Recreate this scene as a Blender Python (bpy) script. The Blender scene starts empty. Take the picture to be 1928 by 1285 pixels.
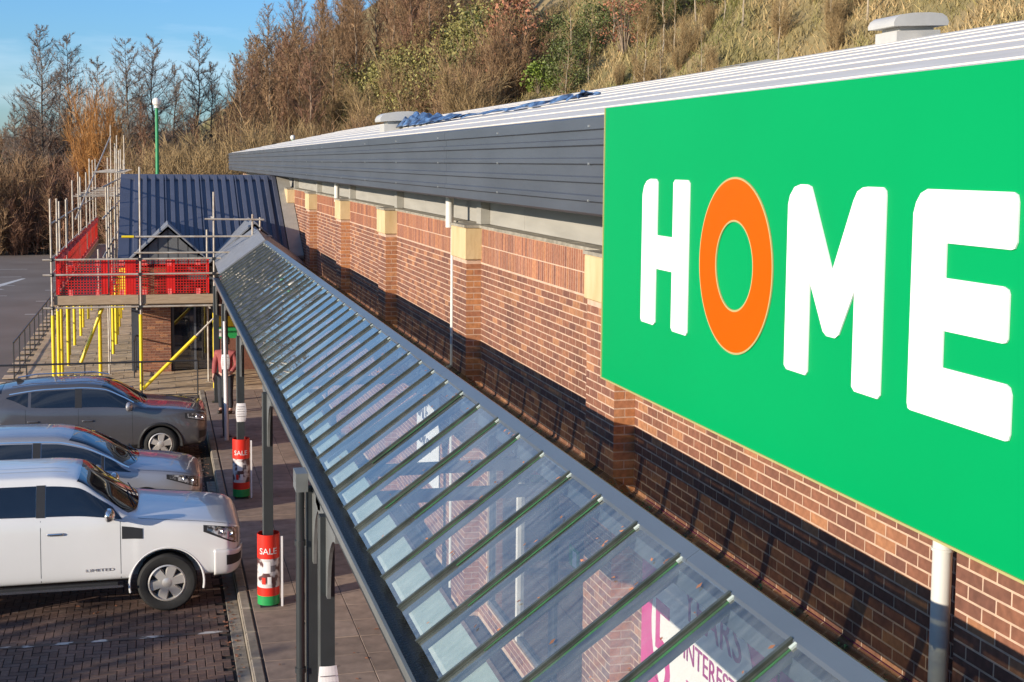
import bpy, bmesh, math, random
import numpy as np
from mathutils import Vector, Matrix

sc = bpy.context.scene
col = sc.collection
R_ = math.radians
random.seed(7)
rng = np.random.default_rng(7)

# ------------------------------------------------------------------ camera, world, sun, exposure
YAW, PITCH, ROLL, CAM_H = R_(14.7466), R_(5.004), 0.010, 5.9
fw = Vector((math.sin(YAW)*math.cos(PITCH), math.cos(YAW)*math.cos(PITCH), -math.sin(PITCH)))
rt = Vector((math.cos(YAW), -math.sin(YAW), 0)); up = rt.cross(fw)
rt, up = rt*math.cos(ROLL)+up*math.sin(ROLL), up*math.cos(ROLL)-rt*math.sin(ROLL)
cam_d = bpy.data.cameras.new('camera'); cam = bpy.data.objects.new('camera', cam_d); col.objects.link(cam)
cam.matrix_world = Matrix(((rt.x, up.x, -fw.x, 0), (rt.y, up.y, -fw.y, 0), (rt.z, up.z, -fw.z, CAM_H), (0, 0, 0, 1)))
cam_d.lens = 36*2550/1928; cam_d.sensor_width = 36; cam_d.shift_y = -0.0568
cam_d.clip_start = 0.1; cam_d.clip_end = 6000
sc.camera = cam

SUN_EL = R_(12.9); SUN_V = Vector((-0.915, -0.40, 0)).normalized()*math.cos(SUN_EL) + Vector((0, 0, math.sin(SUN_EL)))
world = bpy.data.worlds.new('World'); sc.world = world; world.use_nodes = True
wn, wl = world.node_tree.nodes, world.node_tree.links
wn.clear()
sky = wn.new('ShaderNodeTexSky'); sky.sky_type = 'NISHITA'; sky.sun_disc = False
sky.sun_elevation = SUN_EL; sky.sun_rotation = math.atan2(SUN_V.x, SUN_V.y) % (2*math.pi)
sky.air_density = 1.0; sky.dust_density = 0.6; sky.ozone_density = 6.0; sky.altitude = 100
wtc = wn.new('ShaderNodeTexCoord'); wmp = wn.new('ShaderNodeMapping'); wmp.inputs['Scale'].default_value = (1.2, 1.2, 7.0)
wno = wn.new('ShaderNodeTexNoise'); wno.inputs['Scale'].default_value = 3.0; wno.inputs['Detail'].default_value = 6; wno.inputs['Roughness'].default_value = 0.55
wrm = wn.new('ShaderNodeValToRGB'); wrm.color_ramp.elements[0].position = 0.49; wrm.color_ramp.elements[1].position = 0.9
wrm.color_ramp.elements[1].color = (0.42, 0.42, 0.42, 1)
wmx = wn.new('ShaderNodeMixRGB'); wmx.inputs[2].default_value = (6.5, 6.9, 7.6, 1)
wbg = wn.new('ShaderNodeBackground'); wbg.inputs[1].default_value = 0.15
wou = wn.new('ShaderNodeOutputWorld')
wl.new(wtc.outputs['Generated'], wmp.inputs[0]); wl.new(wmp.outputs[0], wno.inputs['Vector']); wl.new(wno.outputs[0], wrm.inputs[0])
wl.new(wrm.outputs[0], wmx.inputs[0]); wti = wn.new('ShaderNodeMixRGB'); wti.blend_type = 'MULTIPLY'; wti.inputs[0].default_value = 1.0; wti.inputs[2].default_value = (0.96, 1.0, 1.03, 1); wl.new(sky.outputs[0], wti.inputs[1]); wl.new(wti.outputs[0], wmx.inputs[1]); wl.new(wmx.outputs[0], wbg.inputs[0]); wl.new(wbg.outputs[0], wou.inputs[0])
sun_d = bpy.data.lights.new('sun', 'SUN'); sun_d.energy = 4.6; sun_d.angle = R_(0.5); sun_d.color = (1.0, 0.87, 0.70)
sun = bpy.data.objects.new('sun', sun_d); col.objects.link(sun); sun.location = (-30, -20, 30)
sun.rotation_euler = (-SUN_V).to_track_quat('-Z', 'Y').to_euler()
sc.view_settings.view_transform = 'Standard'; sc.view_settings.look = 'None'
sc.view_settings.exposure = 0.5; sc.view_settings.gamma = 1.0; sc.view_settings.use_curve_mapping = False
sc.cycles.use_denoising = True
sc.cycles.max_bounces = 8; sc.cycles.transparent_max_bounces = 24; sc.cycles.diffuse_bounces = 3; sc.cycles.glossy_bounces = 4
sc.cycles.caustics_reflective = False; sc.cycles.caustics_refractive = False

# ------------------------------------------------------------------ materials
def mat(name, c, rough=0.6, metal=0.0, var=0.12, scale=6.0, bump=0.0, bscale=40.0, c2=None, detail=5, spec=0.5, coat=0.0, rnd=0.0, stretch=None, thresh=None, sss=0):
    m = bpy.data.materials.new(name); m.use_nodes = True
    n, l = m.node_tree.nodes, m.node_tree.links
    b = n['Principled BSDF']; b.inputs['Roughness'].default_value = rough; b.inputs['Metallic'].default_value = metal
    b.inputs['Specular IOR Level'].default_value = spec; b.inputs['Coat Weight'].default_value = coat; b.inputs['Coat Roughness'].default_value = 0.04
    tc = n.new('ShaderNodeTexCoord'); no = n.new('ShaderNodeTexNoise'); no.inputs['Scale'].default_value = scale; no.inputs['Detail'].default_value = detail
    src = tc.outputs['Object']
    if stretch:
        mp = n.new('ShaderNodeMapping'); mp.inputs['Scale'].default_value = stretch; l.new(src, mp.inputs[0]); src = mp.outputs[0]
    l.new(src, no.inputs['Vector'])
    mx = n.new('ShaderNodeMixRGB')
    if c2 is None:
        mx.inputs[1].default_value = tuple(max(0, x*(1-var)) for x in c)+(1,); mx.inputs[2].default_value = tuple(min(1, x*(1+var)) for x in c)+(1,)
    else:
        mx.inputs[1].default_value = tuple(c)+(1,); mx.inputs[2].default_value = tuple(c2)+(1,)
    rp = n.new('ShaderNodeMapRange'); t = thresh or (0.3, 0.7); rp.inputs[1].default_value = t[0]; rp.inputs[2].default_value = t[1]
    l.new(no.outputs[0], rp.inputs[0]); l.new(rp.outputs[0], mx.inputs[0])
    out = mx.outputs[0]
    if rnd:
        oi = n.new('ShaderNodeObjectInfo'); ge = n.new('ShaderNodeNewGeometry'); ad = n.new('ShaderNodeMath'); ad.operation = 'ADD'
        l.new(oi.outputs['Random'], ad.inputs[0]); l.new(ge.outputs['Random Per Island'], ad.inputs[1])
        fr = n.new('ShaderNodeMath'); fr.operation = 'FRACT'; l.new(ad.outputs[0], fr.inputs[0])
        mr = n.new('ShaderNodeMapRange'); mr.inputs[3].default_value = 1-rnd; mr.inputs[4].default_value = 1+rnd; l.new(fr.outputs[0], mr.inputs[0])
        hs = n.new('ShaderNodeHueSaturation'); l.new(mr.outputs[0], hs.inputs['Value']); l.new(out, hs.inputs['Color']); out = hs.outputs[0]
    l.new(out, b.inputs['Base Color'])
    if bump:
        nb = n.new('ShaderNodeTexNoise'); nb.inputs['Scale'].default_value = bscale; nb.inputs['Detail'].default_value = 4; l.new(src, nb.inputs['Vector'])
        bp = n.new('ShaderNodeBump'); bp.inputs['Strength'].default_value = bump; bp.inputs['Distance'].default_value = 0.01
        l.new(nb.outputs[0], bp.inputs['Height']); l.new(bp.outputs[0], b.inputs['Normal'])
    return m

def ramp_mat(name, stops, rough=0.85, scale=30, bump=0.35):
    """one colour out of a list for each separate piece (brick, slab, leaf)"""
    m = bpy.data.materials.new(name); m.use_nodes = True
    n, l = m.node_tree.nodes, m.node_tree.links
    b = n['Principled BSDF']; b.inputs['Roughness'].default_value = rough
    oi = n.new('ShaderNodeObjectInfo'); ge = n.new('ShaderNodeNewGeometry'); ad = n.new('ShaderNodeMath'); ad.operation = 'ADD'
    l.new(oi.outputs['Random'], ad.inputs[0]); l.new(ge.outputs['Random Per Island'], ad.inputs[1])
    fr = n.new('ShaderNodeMath'); fr.operation = 'FRACT'; l.new(ad.outputs[0], fr.inputs[0])
    rp = n.new('ShaderNodeValToRGB'); e = rp.color_ramp.elements
    while len(e) < len(stops): e.new(0.5)
    for k, (p, c) in enumerate(stops): e[k].position = p; e[k].color = tuple(c)+(1,)
    l.new(fr.outputs[0], rp.inputs[0])
    tc = n.new('ShaderNodeTexCoord'); no = n.new('ShaderNodeTexNoise'); no.inputs['Scale'].default_value = scale; no.inputs['Detail'].default_value = 6
    l.new(tc.outputs['Object'], no.inputs['Vector'])
    mr = n.new('ShaderNodeMapRange'); mr.inputs[1].default_value = 0.25; mr.inputs[2].default_value = 0.75; mr.inputs[3].default_value = 0.72; mr.inputs[4].default_value = 1.25
    l.new(no.outputs[0], mr.inputs[0])
    hs = n.new('ShaderNodeHueSaturation'); l.new(rp.outputs[0], hs.inputs['Color']); l.new(mr.outputs[0], hs.inputs['Value']); gp = n.new('ShaderNodeNewGeometry'); mp2 = n.new('ShaderNodeMapping'); mp2.inputs['Scale'].default_value = (1.0, 1.0, 0.45); n2 = n.new('ShaderNodeTexNoise'); n2.inputs['Scale'].default_value = 1.1; n2.inputs['Detail'].default_value = 7; n2.inputs['Roughness'].default_value = 0.62
    l.new(gp.outputs['Position'], mp2.inputs[0]); l.new(mp2.outputs[0], n2.inputs['Vector'])
    m3 = n.new('ShaderNodeMapRange'); m3.inputs[1].default_value = 0.32; m3.inputs[2].default_value = 0.68; m3.inputs[3].default_value = 0.74; m3.inputs[4].default_value = 1.14; l.new(n2.outputs[0], m3.inputs[0])
    h2 = n.new('ShaderNodeHueSaturation'); l.new(hs.outputs[0], h2.inputs['Color']); l.new(m3.outputs[0], h2.inputs['Value']); l.new(h2.outputs[0], b.inputs['Base Color'])
    if bump:
        bp = n.new('ShaderNodeBump'); bp.inputs['Strength'].default_value = bump; bp.inputs['Distance'].default_value = 0.006
        l.new(no.outputs[0], bp.inputs['Height']); l.new(bp.outputs[0], b.inputs['Normal'])
    return m

def glass_mat(name, tint, refl_rough=0.02, opacity=0.12, dirt=(0.55, 0.6, 0.55), dirt_amt=0.18, streak=(1, 1, 1)):
    m = bpy.data.materials.new(name); m.use_nodes = True
    n, l = m.node_tree.nodes, m.node_tree.links; n.remove(n['Principled BSDF']); o = n['Material Output']
    tr = n.new('ShaderNodeBsdfTransparent'); tr.inputs[0].default_value = tuple(tint)+(1,)
    gl = n.new('ShaderNodeBsdfGlossy'); gl.inputs['Roughness'].default_value = refl_rough
    fr = n.new('ShaderNodeFresnel'); fr.inputs[0].default_value = 1.52
    ml = n.new('ShaderNodeMath'); ml.operation = 'MULTIPLY_ADD'; ml.inputs[1].default_value = 1.5; ml.inputs[2].default_value = opacity; ml.use_clamp = True
    l.new(fr.outputs[0], ml.inputs[0])
    ge = n.new('ShaderNodeNewGeometry'); iv = n.new('ShaderNodeMath'); iv.operation = 'SUBTRACT'; iv.inputs[0].default_value = 1.0; l.new(ge.outputs['Backfacing'], iv.inputs[1])
    ff = n.new('ShaderNodeMath'); ff.operation = 'MULTIPLY'; l.new(ml.outputs[0], ff.inputs[0]); l.new(iv.outputs[0], ff.inputs[1])
    m1 = n.new('ShaderNodeMixShader'); l.new(ff.outputs[0], m1.inputs[0]); l.new(tr.outputs[0], m1.inputs[1]); l.new(gl.outputs[0], m1.inputs[2])
    df = n.new('ShaderNodeBsdfDiffuse'); df.inputs[0].default_value = tuple(dirt)+(1,)
    tc = n.new('ShaderNodeTexCoord'); mp = n.new('ShaderNodeMapping'); mp.inputs['Scale'].default_value = streak; no = n.new('ShaderNodeTexNoise'); no.inputs['Scale'].default_value = 3; no.inputs['Detail'].default_value = 8; no.inputs['Roughness'].default_value = 0.65
    l.new(tc.outputs['Object'], mp.inputs[0]); l.new(mp.outputs[0], no.inputs['Vector'])
    mr = n.new('ShaderNodeMapRange'); mr.inputs[1].default_value = 0.35; mr.inputs[2].default_value = 0.8; mr.inputs[3].default_value = dirt_amt*0.35; mr.inputs[4].default_value = dirt_amt*2.2; l.new(no.outputs[0], mr.inputs[0])
    m2 = n.new('ShaderNodeMixShader'); l.new(mr.outputs[0], m2.inputs[0]); l.new(m1.outputs[0], m2.inputs[1]); l.new(df.outputs[0], m2.inputs[2]); l.new(m2.outputs[0], o.inputs[0])
    return m

MT = {}
MT['brick'] = ramp_mat('brick', [(0, (0.165, 0.070, 0.048)), (0.2, (0.215, 0.090, 0.056)), (0.45, (0.26, 0.108, 0.062)), (0.62, (0.18, 0.076, 0.051)), (0.8, (0.28, 0.118, 0.065)), (0.97, (0.39, 0.18, 0.088))], scale=22)
MT['brick_soldier'] = ramp_mat('brick_soldier', [(0, (0.20, 0.082, 0.058)), (0.25, (0.36, 0.14, 0.072)), (0.5, (0.24, 0.10, 0.068)), (0.75, (0.42, 0.175, 0.08)), (1, (0.30, 0.14, 0.095))], scale=22)
MT['brick_pier_sunlit'] = ramp_mat('brick_pier_sunlit', [(0, (0.42, 0.17, 0.07)), (0.4, (0.50, 0.22, 0.09)), (0.7, (0.36, 0.15, 0.08)), (1, (0.54, 0.26, 0.12))], scale=22)  # same brick with the sun's orange light put into its colour
MT['mortar'] = mat('mortar', (0.55, 0.385, 0.28), 0.95, var=0.15, scale=9, bump=0.4, bscale=120)
MT['stone'] = mat('cap_stone', (0.52, 0.39, 0.20), 0.9, c2=(0.64, 0.50, 0.29), scale=5, bump=0.3, stretch=(1, 1, 0.35))
MT['coping'] = mat('coping', (0.20, 0.18, 0.14), 0.95, c2=(0.38, 0.35, 0.29), scale=7, bump=0.5, bscale=60)
MT['band'] = mat('eaves_band', (0.33, 0.32, 0.29), 0.7, var=0.1, scale=3, stretch=(1, 0.4, 3))
MT['soffit'] = mat('soffit', (0.05, 0.052, 0.058), 0.7)
MT['clad'] = mat('cladding', (0.076, 0.085, 0.102), 0.4, var=0.14, scale=2.5, spec=0.5, stretch=(1, 0.3, 1))
MT['roof_seam'] = mat('roof_seam', (0.32, 0.29, 0.25), 0.7)
MT['roof_white'] = mat('roof_white', (0.62, 0.585, 0.525), 0.6, c2=(0.74, 0.71, 0.65), scale=2.2, stretch=(2, 0.4, 1), bump=0.05)
MT['sign_green'] = mat('sign_green', (0.0, 0.305, 0.090), 0.45, var=0.03, scale=0.6, spec=0.12)
MT['sign_white'] = mat('sign_white', (0.86, 0.86, 0.85), 0.3, var=0.01, scale=1)
MT['sign_orange'] = mat('sign_orange', (0.92, 0.095, 0.0), 0.45, var=0.02, scale=1, spec=0.1)
MT['sign_trim'] = mat('sign_trim', (0.42, 0.38, 0.16), 0.35, var=0.03)
MT['alu'] = mat('aluminium_trim', (0.62, 0.62, 0.60), 0.3, metal=0.7, var=0.05)
MT['pvc'] = mat('downpipe_plastic', (0.58, 0.58, 0.54), 0.45, c2=(0.68, 0.67, 0.63), scale=4, stretch=(1, 1, 0.4))
MT['canopy_steel'] = mat('canopy_steel', (0.032, 0.036, 0.038), 0.42, var=0.12, scale=5, spec=0.5)
MT['canopy_steel_light'] = mat('canopy_beam', (0.15, 0.155, 0.15), 0.4, var=0.15, scale=6, stretch=(1, 0.3, 1))
MT['gutter'] = mat('gutter_sludge', (0.008, 0.009, 0.011), 0.35, c2=(0.012, 0.012, 0.013), scale=25, spec=0.2, bump=0.6, bscale=60)
MT['flash'] = mat('ridge_flashing', (0.085, 0.105, 0.135), 0.33, var=0.08, scale=3, stretch=(1, 0.3, 1), spec=0.6)
MT['bar'] = mat('glazing_bar', (0.030, 0.036, 0.031), 0.4, c2=(0.075, 0.082, 0.070), scale=8)
MT['algae'] = mat('algae', (0.035, 0.060, 0.030), 0.8, c2=(0.03, 0.17, 0.055), scale=5, bump=0.4)
MT['back_slope'] = mat('back_slope', (0.008, 0.035, 0.014), 0.7, c2=(0.015, 0.07, 0.03), scale=9, bump=0.3)
MT['eave_plate'] = mat('eave_plate', (0.42, 0.48, 0.43), 0.7, c2=(0.55, 0.6, 0.55), scale=7)
MT['pane'] = glass_mat('canopy_glass', (0.93, 0.96, 0.94), 0.012, 0.10, (0.66, 0.70, 0.70), 0.05, (0.7, 7, 0.7))
MT['back_glass'] = glass_mat('back_glass', (0.62, 0.60, 0.52), 0.06, 0.0, (0.02, 0.07, 0.03), 0.34, (1.6, 0.8, 1.6))
MT['shop_glass'] = glass_mat('shop_glass', (0.35, 0.45, 0.55), 0.02, 0.12, (0.2, 0.22, 0.26), 0.06)
MT['frame'] = mat('window_frame', (0.10, 0.11, 0.13), 0.4)
MT['pale_eave'] = MT['eave_plate']
MT['frame_white'] = mat('window_frame_white', (0.70, 0.66, 0.62), 0.5)
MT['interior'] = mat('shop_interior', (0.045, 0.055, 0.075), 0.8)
MT['magenta'] = mat('poster_magenta', (0.60, 0.03, 0.23), 0.45, var=0.05)
MT['magenta_d'] = mat('poster_plum', (0.33, 0.02, 0.17), 0.45, var=0.05)
MT['paper'] = mat('paper', (0.78, 0.75, 0.74), 0.8, var=0.03)
MT['ink'] = mat('ink', (0.18, 0.16, 0.17), 0.7)
MT['poster_red'] = mat('poster_red', (0.70, 0.028, 0.015), 0.4, var=0.06)
MT['poster_photo'] = mat('poster_photo', (0.10, 0.045, 0.045), 0.4, c2=(0.62, 0.58, 0.57), scale=9, detail=2, thresh=(0.44, 0.56))
MT['poster_green'] = mat('poster_green', (0.02, 0.30, 0.08), 0.4)
MT['asphalt'] = mat('asphalt', (0.15, 0.115, 0.093), 0.92, c2=(0.20, 0.165, 0.14), scale=0.35, bump=0.3, bscale=90)
MT['paver'] = ramp_mat('paver', [(0, (0.105, 0.065, 0.052)), (0.35, (0.148, 0.088, 0.068)), (0.7, (0.175, 0.108, 0.084)), (1, (0.13, 0.092, 0.078))], scale=18)
MT['paver_joint'] = mat('paver_joint', (0.02, 0.016, 0.013), 0.98)
MT['slab'] = ramp_mat('slab', [(0, (0.27, 0.20, 0.155)), (0.5, (0.31, 0.23, 0.18)), (1, (0.345, 0.26, 0.205))], scale=5)
MT['slab_joint'] = mat('slab_joint', (0.05, 0.042, 0.036), 0.98)
MT['plaza_slab'] = ramp_mat('plaza_slab', [(0, (0.52, 0.385, 0.235)), (0.5, (0.58, 0.435, 0.275)), (1, (0.63, 0.48, 0.315))], scale=4)
MT['kerb'] = ramp_mat('kerb', [(0, (0.24, 0.205, 0.16)), (1, (0.31, 0.265, 0.21))], scale=9)
MT['line'] = mat('white_line', (0.55, 0.53, 0.50), 0.85, c2=(0.10, 0.075, 0.065), scale=4, thresh=(0.42, 0.5), detail=8)
MT['line_fresh'] = mat('white_line_fresh', (0.62, 0.61, 0.58), 0.85, var=0.12, scale=6)
MT['corr'] = mat('corrugated_roof', (0.090, 0.100, 0.140), 0.34, var=0.08, scale=2, spec=0.55)
MT['grey_clad'] = mat('grey_boards', (0.115, 0.12, 0.125), 0.6, var=0.1, scale=5)
MT['lead'] = mat('lead_flashing', (0.20, 0.21, 0.23), 0.5, var=0.12, scale=6)
MT['tan_flash'] = mat('verge_flashing', (0.33, 0.31, 0.275), 0.7, var=0.1, scale=4)
MT['galv'] = mat('galvanised_tube', (0.55, 0.51, 0.44), 0.55, metal=0.1, c2=(0.36, 0.29, 0.22), scale=6)
MT['yellow'] = mat('yellow_sleeve', (0.80, 0.60, 0.02), 0.4, var=0.06)
MT['timber'] = mat('scaffold_board', (0.32, 0.225, 0.14), 0.85, c2=(0.44, 0.33, 0.22), scale=6, stretch=(0.6, 6, 6))
MT['red_mesh'] = mat('red_mesh', (0.80, 0.022, 0.016), 0.45, var=0.08)
MT['red_pale'] = mat('red_strap', (0.80, 0.20, 0.18), 0.5)
MT['black_rail'] = mat('black_rail', (0.025, 0.025, 0.027), 0.45)
MT['tarp'] = mat('tarp', (0.02, 0.035, 0.08), 0.32, c2=(0.10, 0.19, 0.36), scale=6, bump=0.7, bscale=9, thresh=(0.4, 0.62))
MT['vent'] = mat('ventilator', (0.50, 0.49, 0.46), 0.45, metal=0.15, var=0.06)
MT['lamp_green'] = mat('lamp_green', (0.02, 0.26, 0.10), 0.45)
MT['globe'] = mat('lamp_globe', (0.75, 0.72, 0.66), 0.3)
MT['grass'] = mat('rough_grass', (0.085, 0.078, 0.026), 0.95, c2=(0.21, 0.155, 0.075), scale=0.22, bump=0.4, bscale=8, detail=8)
MT['hill'] = mat('hill_soil', (0.15, 0.135, 0.045), 0.95, c2=(0.30, 0.22, 0.11), scale=0.16, bump=0.6, bscale=5, detail=9)
MT['blade'] = mat('dry_grass', (0.17, 0.165, 0.048), 0.8, c2=(0.42, 0.30, 0.14), scale=0.3, thresh=(0.38, 0.62), rnd=0.4)
MT['bark'] = mat('bark', (0.24, 0.18, 0.125), 0.9, var=0.3, scale=4, rnd=0.25)
MT['bark_dark'] = mat('bark_dark', (0.085, 0.068, 0.054), 0.9, var=0.3, scale=4, rnd=0.2)
MT['bark_pale'] = mat('bark_pale', (0.33, 0.27, 0.19), 0.85, var=0.25, scale=4, rnd=0.2)
MT['twig_grey'] = mat('twig_grey', (0.19, 0.145, 0.115), 0.85, rnd=0.35)
MT['twig_brown'] = mat('twig_brown', (0.27, 0.165, 0.085), 0.85, rnd=0.4)
MT['twig_tan'] = mat('twig_tan', (0.30, 0.205, 0.095), 0.85, rnd=0.4)
MT['twig_red'] = mat('twig_red', (0.27, 0.145, 0.088), 0.85, rnd=0.4)
MT['twig_orange'] = mat('twig_orange', (0.42, 0.20, 0.055), 0.8, rnd=0.35)
MT['leaf_green'] = mat('leaf_green', (0.105, 0.125, 0.032), 0.6, rnd=0.5)
MT['leaf_olive'] = mat('leaf_olive', (0.23, 0.205, 0.058), 0.65, rnd=0.5)
MT['leaf_lime'] = mat('leaf_lime', (0.16, 0.22, 0.03), 0.6, rnd=0.45)
MT['leaf_rust'] = mat('leaf_rust', (0.30, 0.125, 0.065), 0.7, rnd=0.5)
MT['leaf_dark'] = mat('leaf_dark', (0.022, 0.035, 0.013), 0.6, rnd=0.5)

# ------------------------------------------------------------------ mesh helpers
class MB:
    def __init__(s): s.v = []; s.f = []
    def box(s, x0, x1, y0, y1, z0, z1, skip=()):
        b = len(s.v)
        s.v += [(x0, y0, z0), (x1, y0, z0), (x1, y1, z0), (x0, y1, z0), (x0, y0, z1), (x1, y0, z1), (x1, y1, z1), (x0, y1, z1)]
        for k, f in enumerate([(3, 2, 1, 0), (4, 5, 6, 7), (0, 1, 5, 4), (1, 2, 6, 5), (2, 3, 7, 6), (3, 0, 4, 7)]):
            if k not in skip: s.f.append(tuple(b+i for i in f))
        return s
    def tube(s, p0, p1, r0, r1=None, n=8, cap=True):
        r1 = r0 if r1 is None else r1
        p0, p1 = Vector(p0), Vector(p1); d = p1-p0
        if d.length < 1e-6: return s
        d.normalize(); a = d.orthogonal().normalized(); c = d.cross(a); b = len(s.v)
        for p, r in ((p0, r0), (p1, r1)):
            for k in range(n):
                t = 2*math.pi*k/n; q = p+a*(r*math.cos(t))+c*(r*math.sin(t)); s.v.append(tuple(q))
        for k in range(n): s.f.append((b+k, b+(k+1) % n, b+n+(k+1) % n, b+n+k))
        if cap: s.f.append(tuple(b+n-1-k for k in range(n))); s.f.append(tuple(b+n+k for k in range(n)))
        return s
    def path(s, pts, r, n=8):
        for a, b in zip(pts[:-1], pts[1:]): s.tube(a, b, r, n=n)
        return s
    def quad(s, a, b, c, d):
        k = len(s.v); s.v += [tuple(a), tuple(b), tuple(c), tuple(d)]; s.f.append((k, k+1, k+2, k+3)); return s
    def tri(s, a, b, c):
        k = len(s.v); s.v += [tuple(a), tuple(b), tuple(c)]; s.f.append((k, k+1, k+2)); return s
    def extr(s, poly, fn0, fn1, caps=True):
        """prism between two placements of a 2-D polygon"""
        b = len(s.v); n = len(poly)
        s.v += [tuple(fn0(*p)) for p in poly]+[tuple(fn1(*p)) for p in poly]
        for k in range(n): s.f.append((b+k, b+(k+1) % n, b+n+(k+1) % n, b+n+k))
        if caps: s.f.append(tuple(b+n-1-k for k in range(n))); s.f.append(tuple(b+n+k for k in range(n)))
        return s
    def lathe(s, prof, n=24, axis='z', o=(0, 0, 0), closed=False):
        b = len(s.v); m = len(prof)
        for k in range(n):
            t = 2*math.pi*k/n
            for (r, h) in prof:
                x, y = r*math.cos(t), r*math.sin(t)
                p = (x, y, h) if axis == 'z' else (x, h, y) if axis == 'y' else (h, x, y)
                s.v.append((p[0]+o[0], p[1]+o[1], p[2]+o[2]))
        for k in range(n):
            for j in range(m if closed else m-1):
                a = b+k*m+j; a2 = b+k*m+(j+1) % m; c = b+((k+1) % n)*m+(j+1) % m; d = b+((k+1) % n)*m+j
                s.f.append((a, a2, c, d))
        return s
    def mesh(s, name):
        me = bpy.data.meshes.new(name); me.from_pydata(s.v, [], s.f); me.update(); return me
    def build(s, name, m, parent=None, smooth=False, fix=True):
        me = s.mesh(name); me.materials.append(MT[m] if isinstance(m, str) else m)
        if fix:
            bm = bmesh.new(); bm.from_mesh(me); bmesh.ops.recalc_face_normals(bm, faces=bm.faces); bm.to_mesh(me); bm.free()
        if smooth: me.shade_smooth(); me.set_sharp_from_angle(angle=R_(38))
        return link(name, me, parent)
def link(name, me, parent=None):
    o = bpy.data.objects.new(name, me); col.objects.link(o)
    if parent is not None:
        o.parent = parent; o.matrix_parent_inverse = world_of(parent).inverted()
    return o
def world_of(o):
    m = o.matrix_basis.copy()
    if o.parent is not None: m = world_of(o.parent) @ o.matrix_parent_inverse @ m
    return m
def local(o):
    o.matrix_parent_inverse = Matrix(); return o
def tag(o, label=None, cat=None, group=None, kind=None):
    if label: o['label'] = label
    if cat: o['category'] = cat
    if group: o['group'] = group
    if kind: o['kind'] = kind
    return o
def thing(name, label, cat, loc=(0, 0, 0), group=None, rz=0.0):
    o = bpy.data.objects.new(name, None); col.objects.link(o); o.location = loc; o.rotation_euler = (0, 0, rz); o.empty_display_size = 0.2
    return tag(o, label, cat, group)
def struct(name, mb, m, parent=None, **k):
    o = mb.build(name, m, parent, **k)
    if parent is None: o['kind'] = 'structure'
    return o
def inst(name, me, loc, parent, rz=0.0, scale=None):
    o = bpy.data.objects.new(name, me); col.objects.link(o); o.location = loc; o.rotation_euler = (0, 0, rz)
    if scale: o.scale = scale
    if parent is not None: o.parent = parent; o.matrix_parent_inverse = world_of(parent).inverted()
    return o
def unit_box(name, dx, dy, dz, m, skip=(), bev=0.0):
    me = MB().box(-dx/2, dx/2, -dy/2, dy/2, 0, dz, skip).mesh(name); me.materials.append(MT[m])
    if bev:
        bm = bmesh.new(); bm.from_mesh(me); bmesh.ops.bevel(bm, geom=[e for e in bm.edges if all(v.co.z > dz*0.5 for v in e.verts)], offset=bev, segments=1, affect='EDGES'); bm.to_mesh(me); bm.free()
    return me
def text_mesh(name, body, size, m, extrude=0.003):
    cu = bpy.data.curves.new(name, 'FONT'); cu.body = body; cu.size = size; cu.extrude = extrude; cu.resolution_u = 3
    o = bpy.data.objects.new(name, cu); col.objects.link(o); bpy.context.view_layer.update()
    me = bpy.data.meshes.new_from_object(o.evaluated_get(bpy.context.evaluated_depsgraph_get())); bpy.data.objects.remove(o)
    me.materials.clear(); me.materials.append(MT[m]); return me
def lettering(name, body, size, m, parent, origin, right, upv, sx=1.0):
    """flat lettering with its baseline start at origin, running along right, upright along upv"""
    me = text_mesh(name, body, size, m); r, u = Vector(right).normalized(), Vector(upv).normalized(); nrm = r.cross(u); o3 = Vector(origin)
    for v in me.vertices: v.co = o3+r*(v.co.x*sx)+u*v.co.y+nrm*v.co.z
    return link(name, me, parent)

# ------------------------------------------------------------------ terrain
def hill_base(Y): return float(np.interp(Y, [0, 50, 70, 100, 140, 400], [15.6, 15.0, 10.0, 5.0, 1.0, -20.0]))
def hill_z(X, Y):
    s = X-hill_base(Y)
    if s <= 0: return 0.0
    z = 0.74*s*min(1, s/3.0)
    z += (0.5*math.sin(X*0.31+Y*0.17)+0.35*math.sin(X*0.8-Y*0.53)+0.3*math.sin(Y*0.41+1))*min(1, s/6)
    return min(z, 38+0.12*s)
g = MB(); g.quad((-2500, -400, -0.02), (2500, -400, -0.02), (2500, 4000, -0.02), (-2500, 4000, -0.02))
struct('ground', g, 'grass')
hb = MB(); NX, NY = 90, 110
for j in range(NY+1):
    Y = -30+j*2.6
    for i in range(NX+1):
        X = hill_base(Y)-0.6+i*i*0.012+i*0.25
        hb.v.append((X, Y, hill_z(X, Y)-(0.1 if i == 0 else 0)))
for j in range(NY):
    for i in range(NX):
        a = j*(NX+1)+i; hb.f.append((a, a+1, a+NX+2, a+NX+1))
struct('hillside', hb, 'hill', smooth=True)
fh = MB(); fx = np.linspace(-1500, 900, 49)
tops = [34+10*math.sin(x*0.004+1)+6*math.sin(x*0.011) for x in fx]
for x, t in zip(fx, tops): fh.v += [(x, 1500, -2), (x, 1640, t*0.6), (x, 1800, t), (x, 2100, -2)]
for k in range(len(fx)-1):
    for q in range(3): a = k*4+q; fh.f.append((a, a+4, a+5, a+1))
struct('distant_hill', fh, 'grass', smooth=True)

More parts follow.
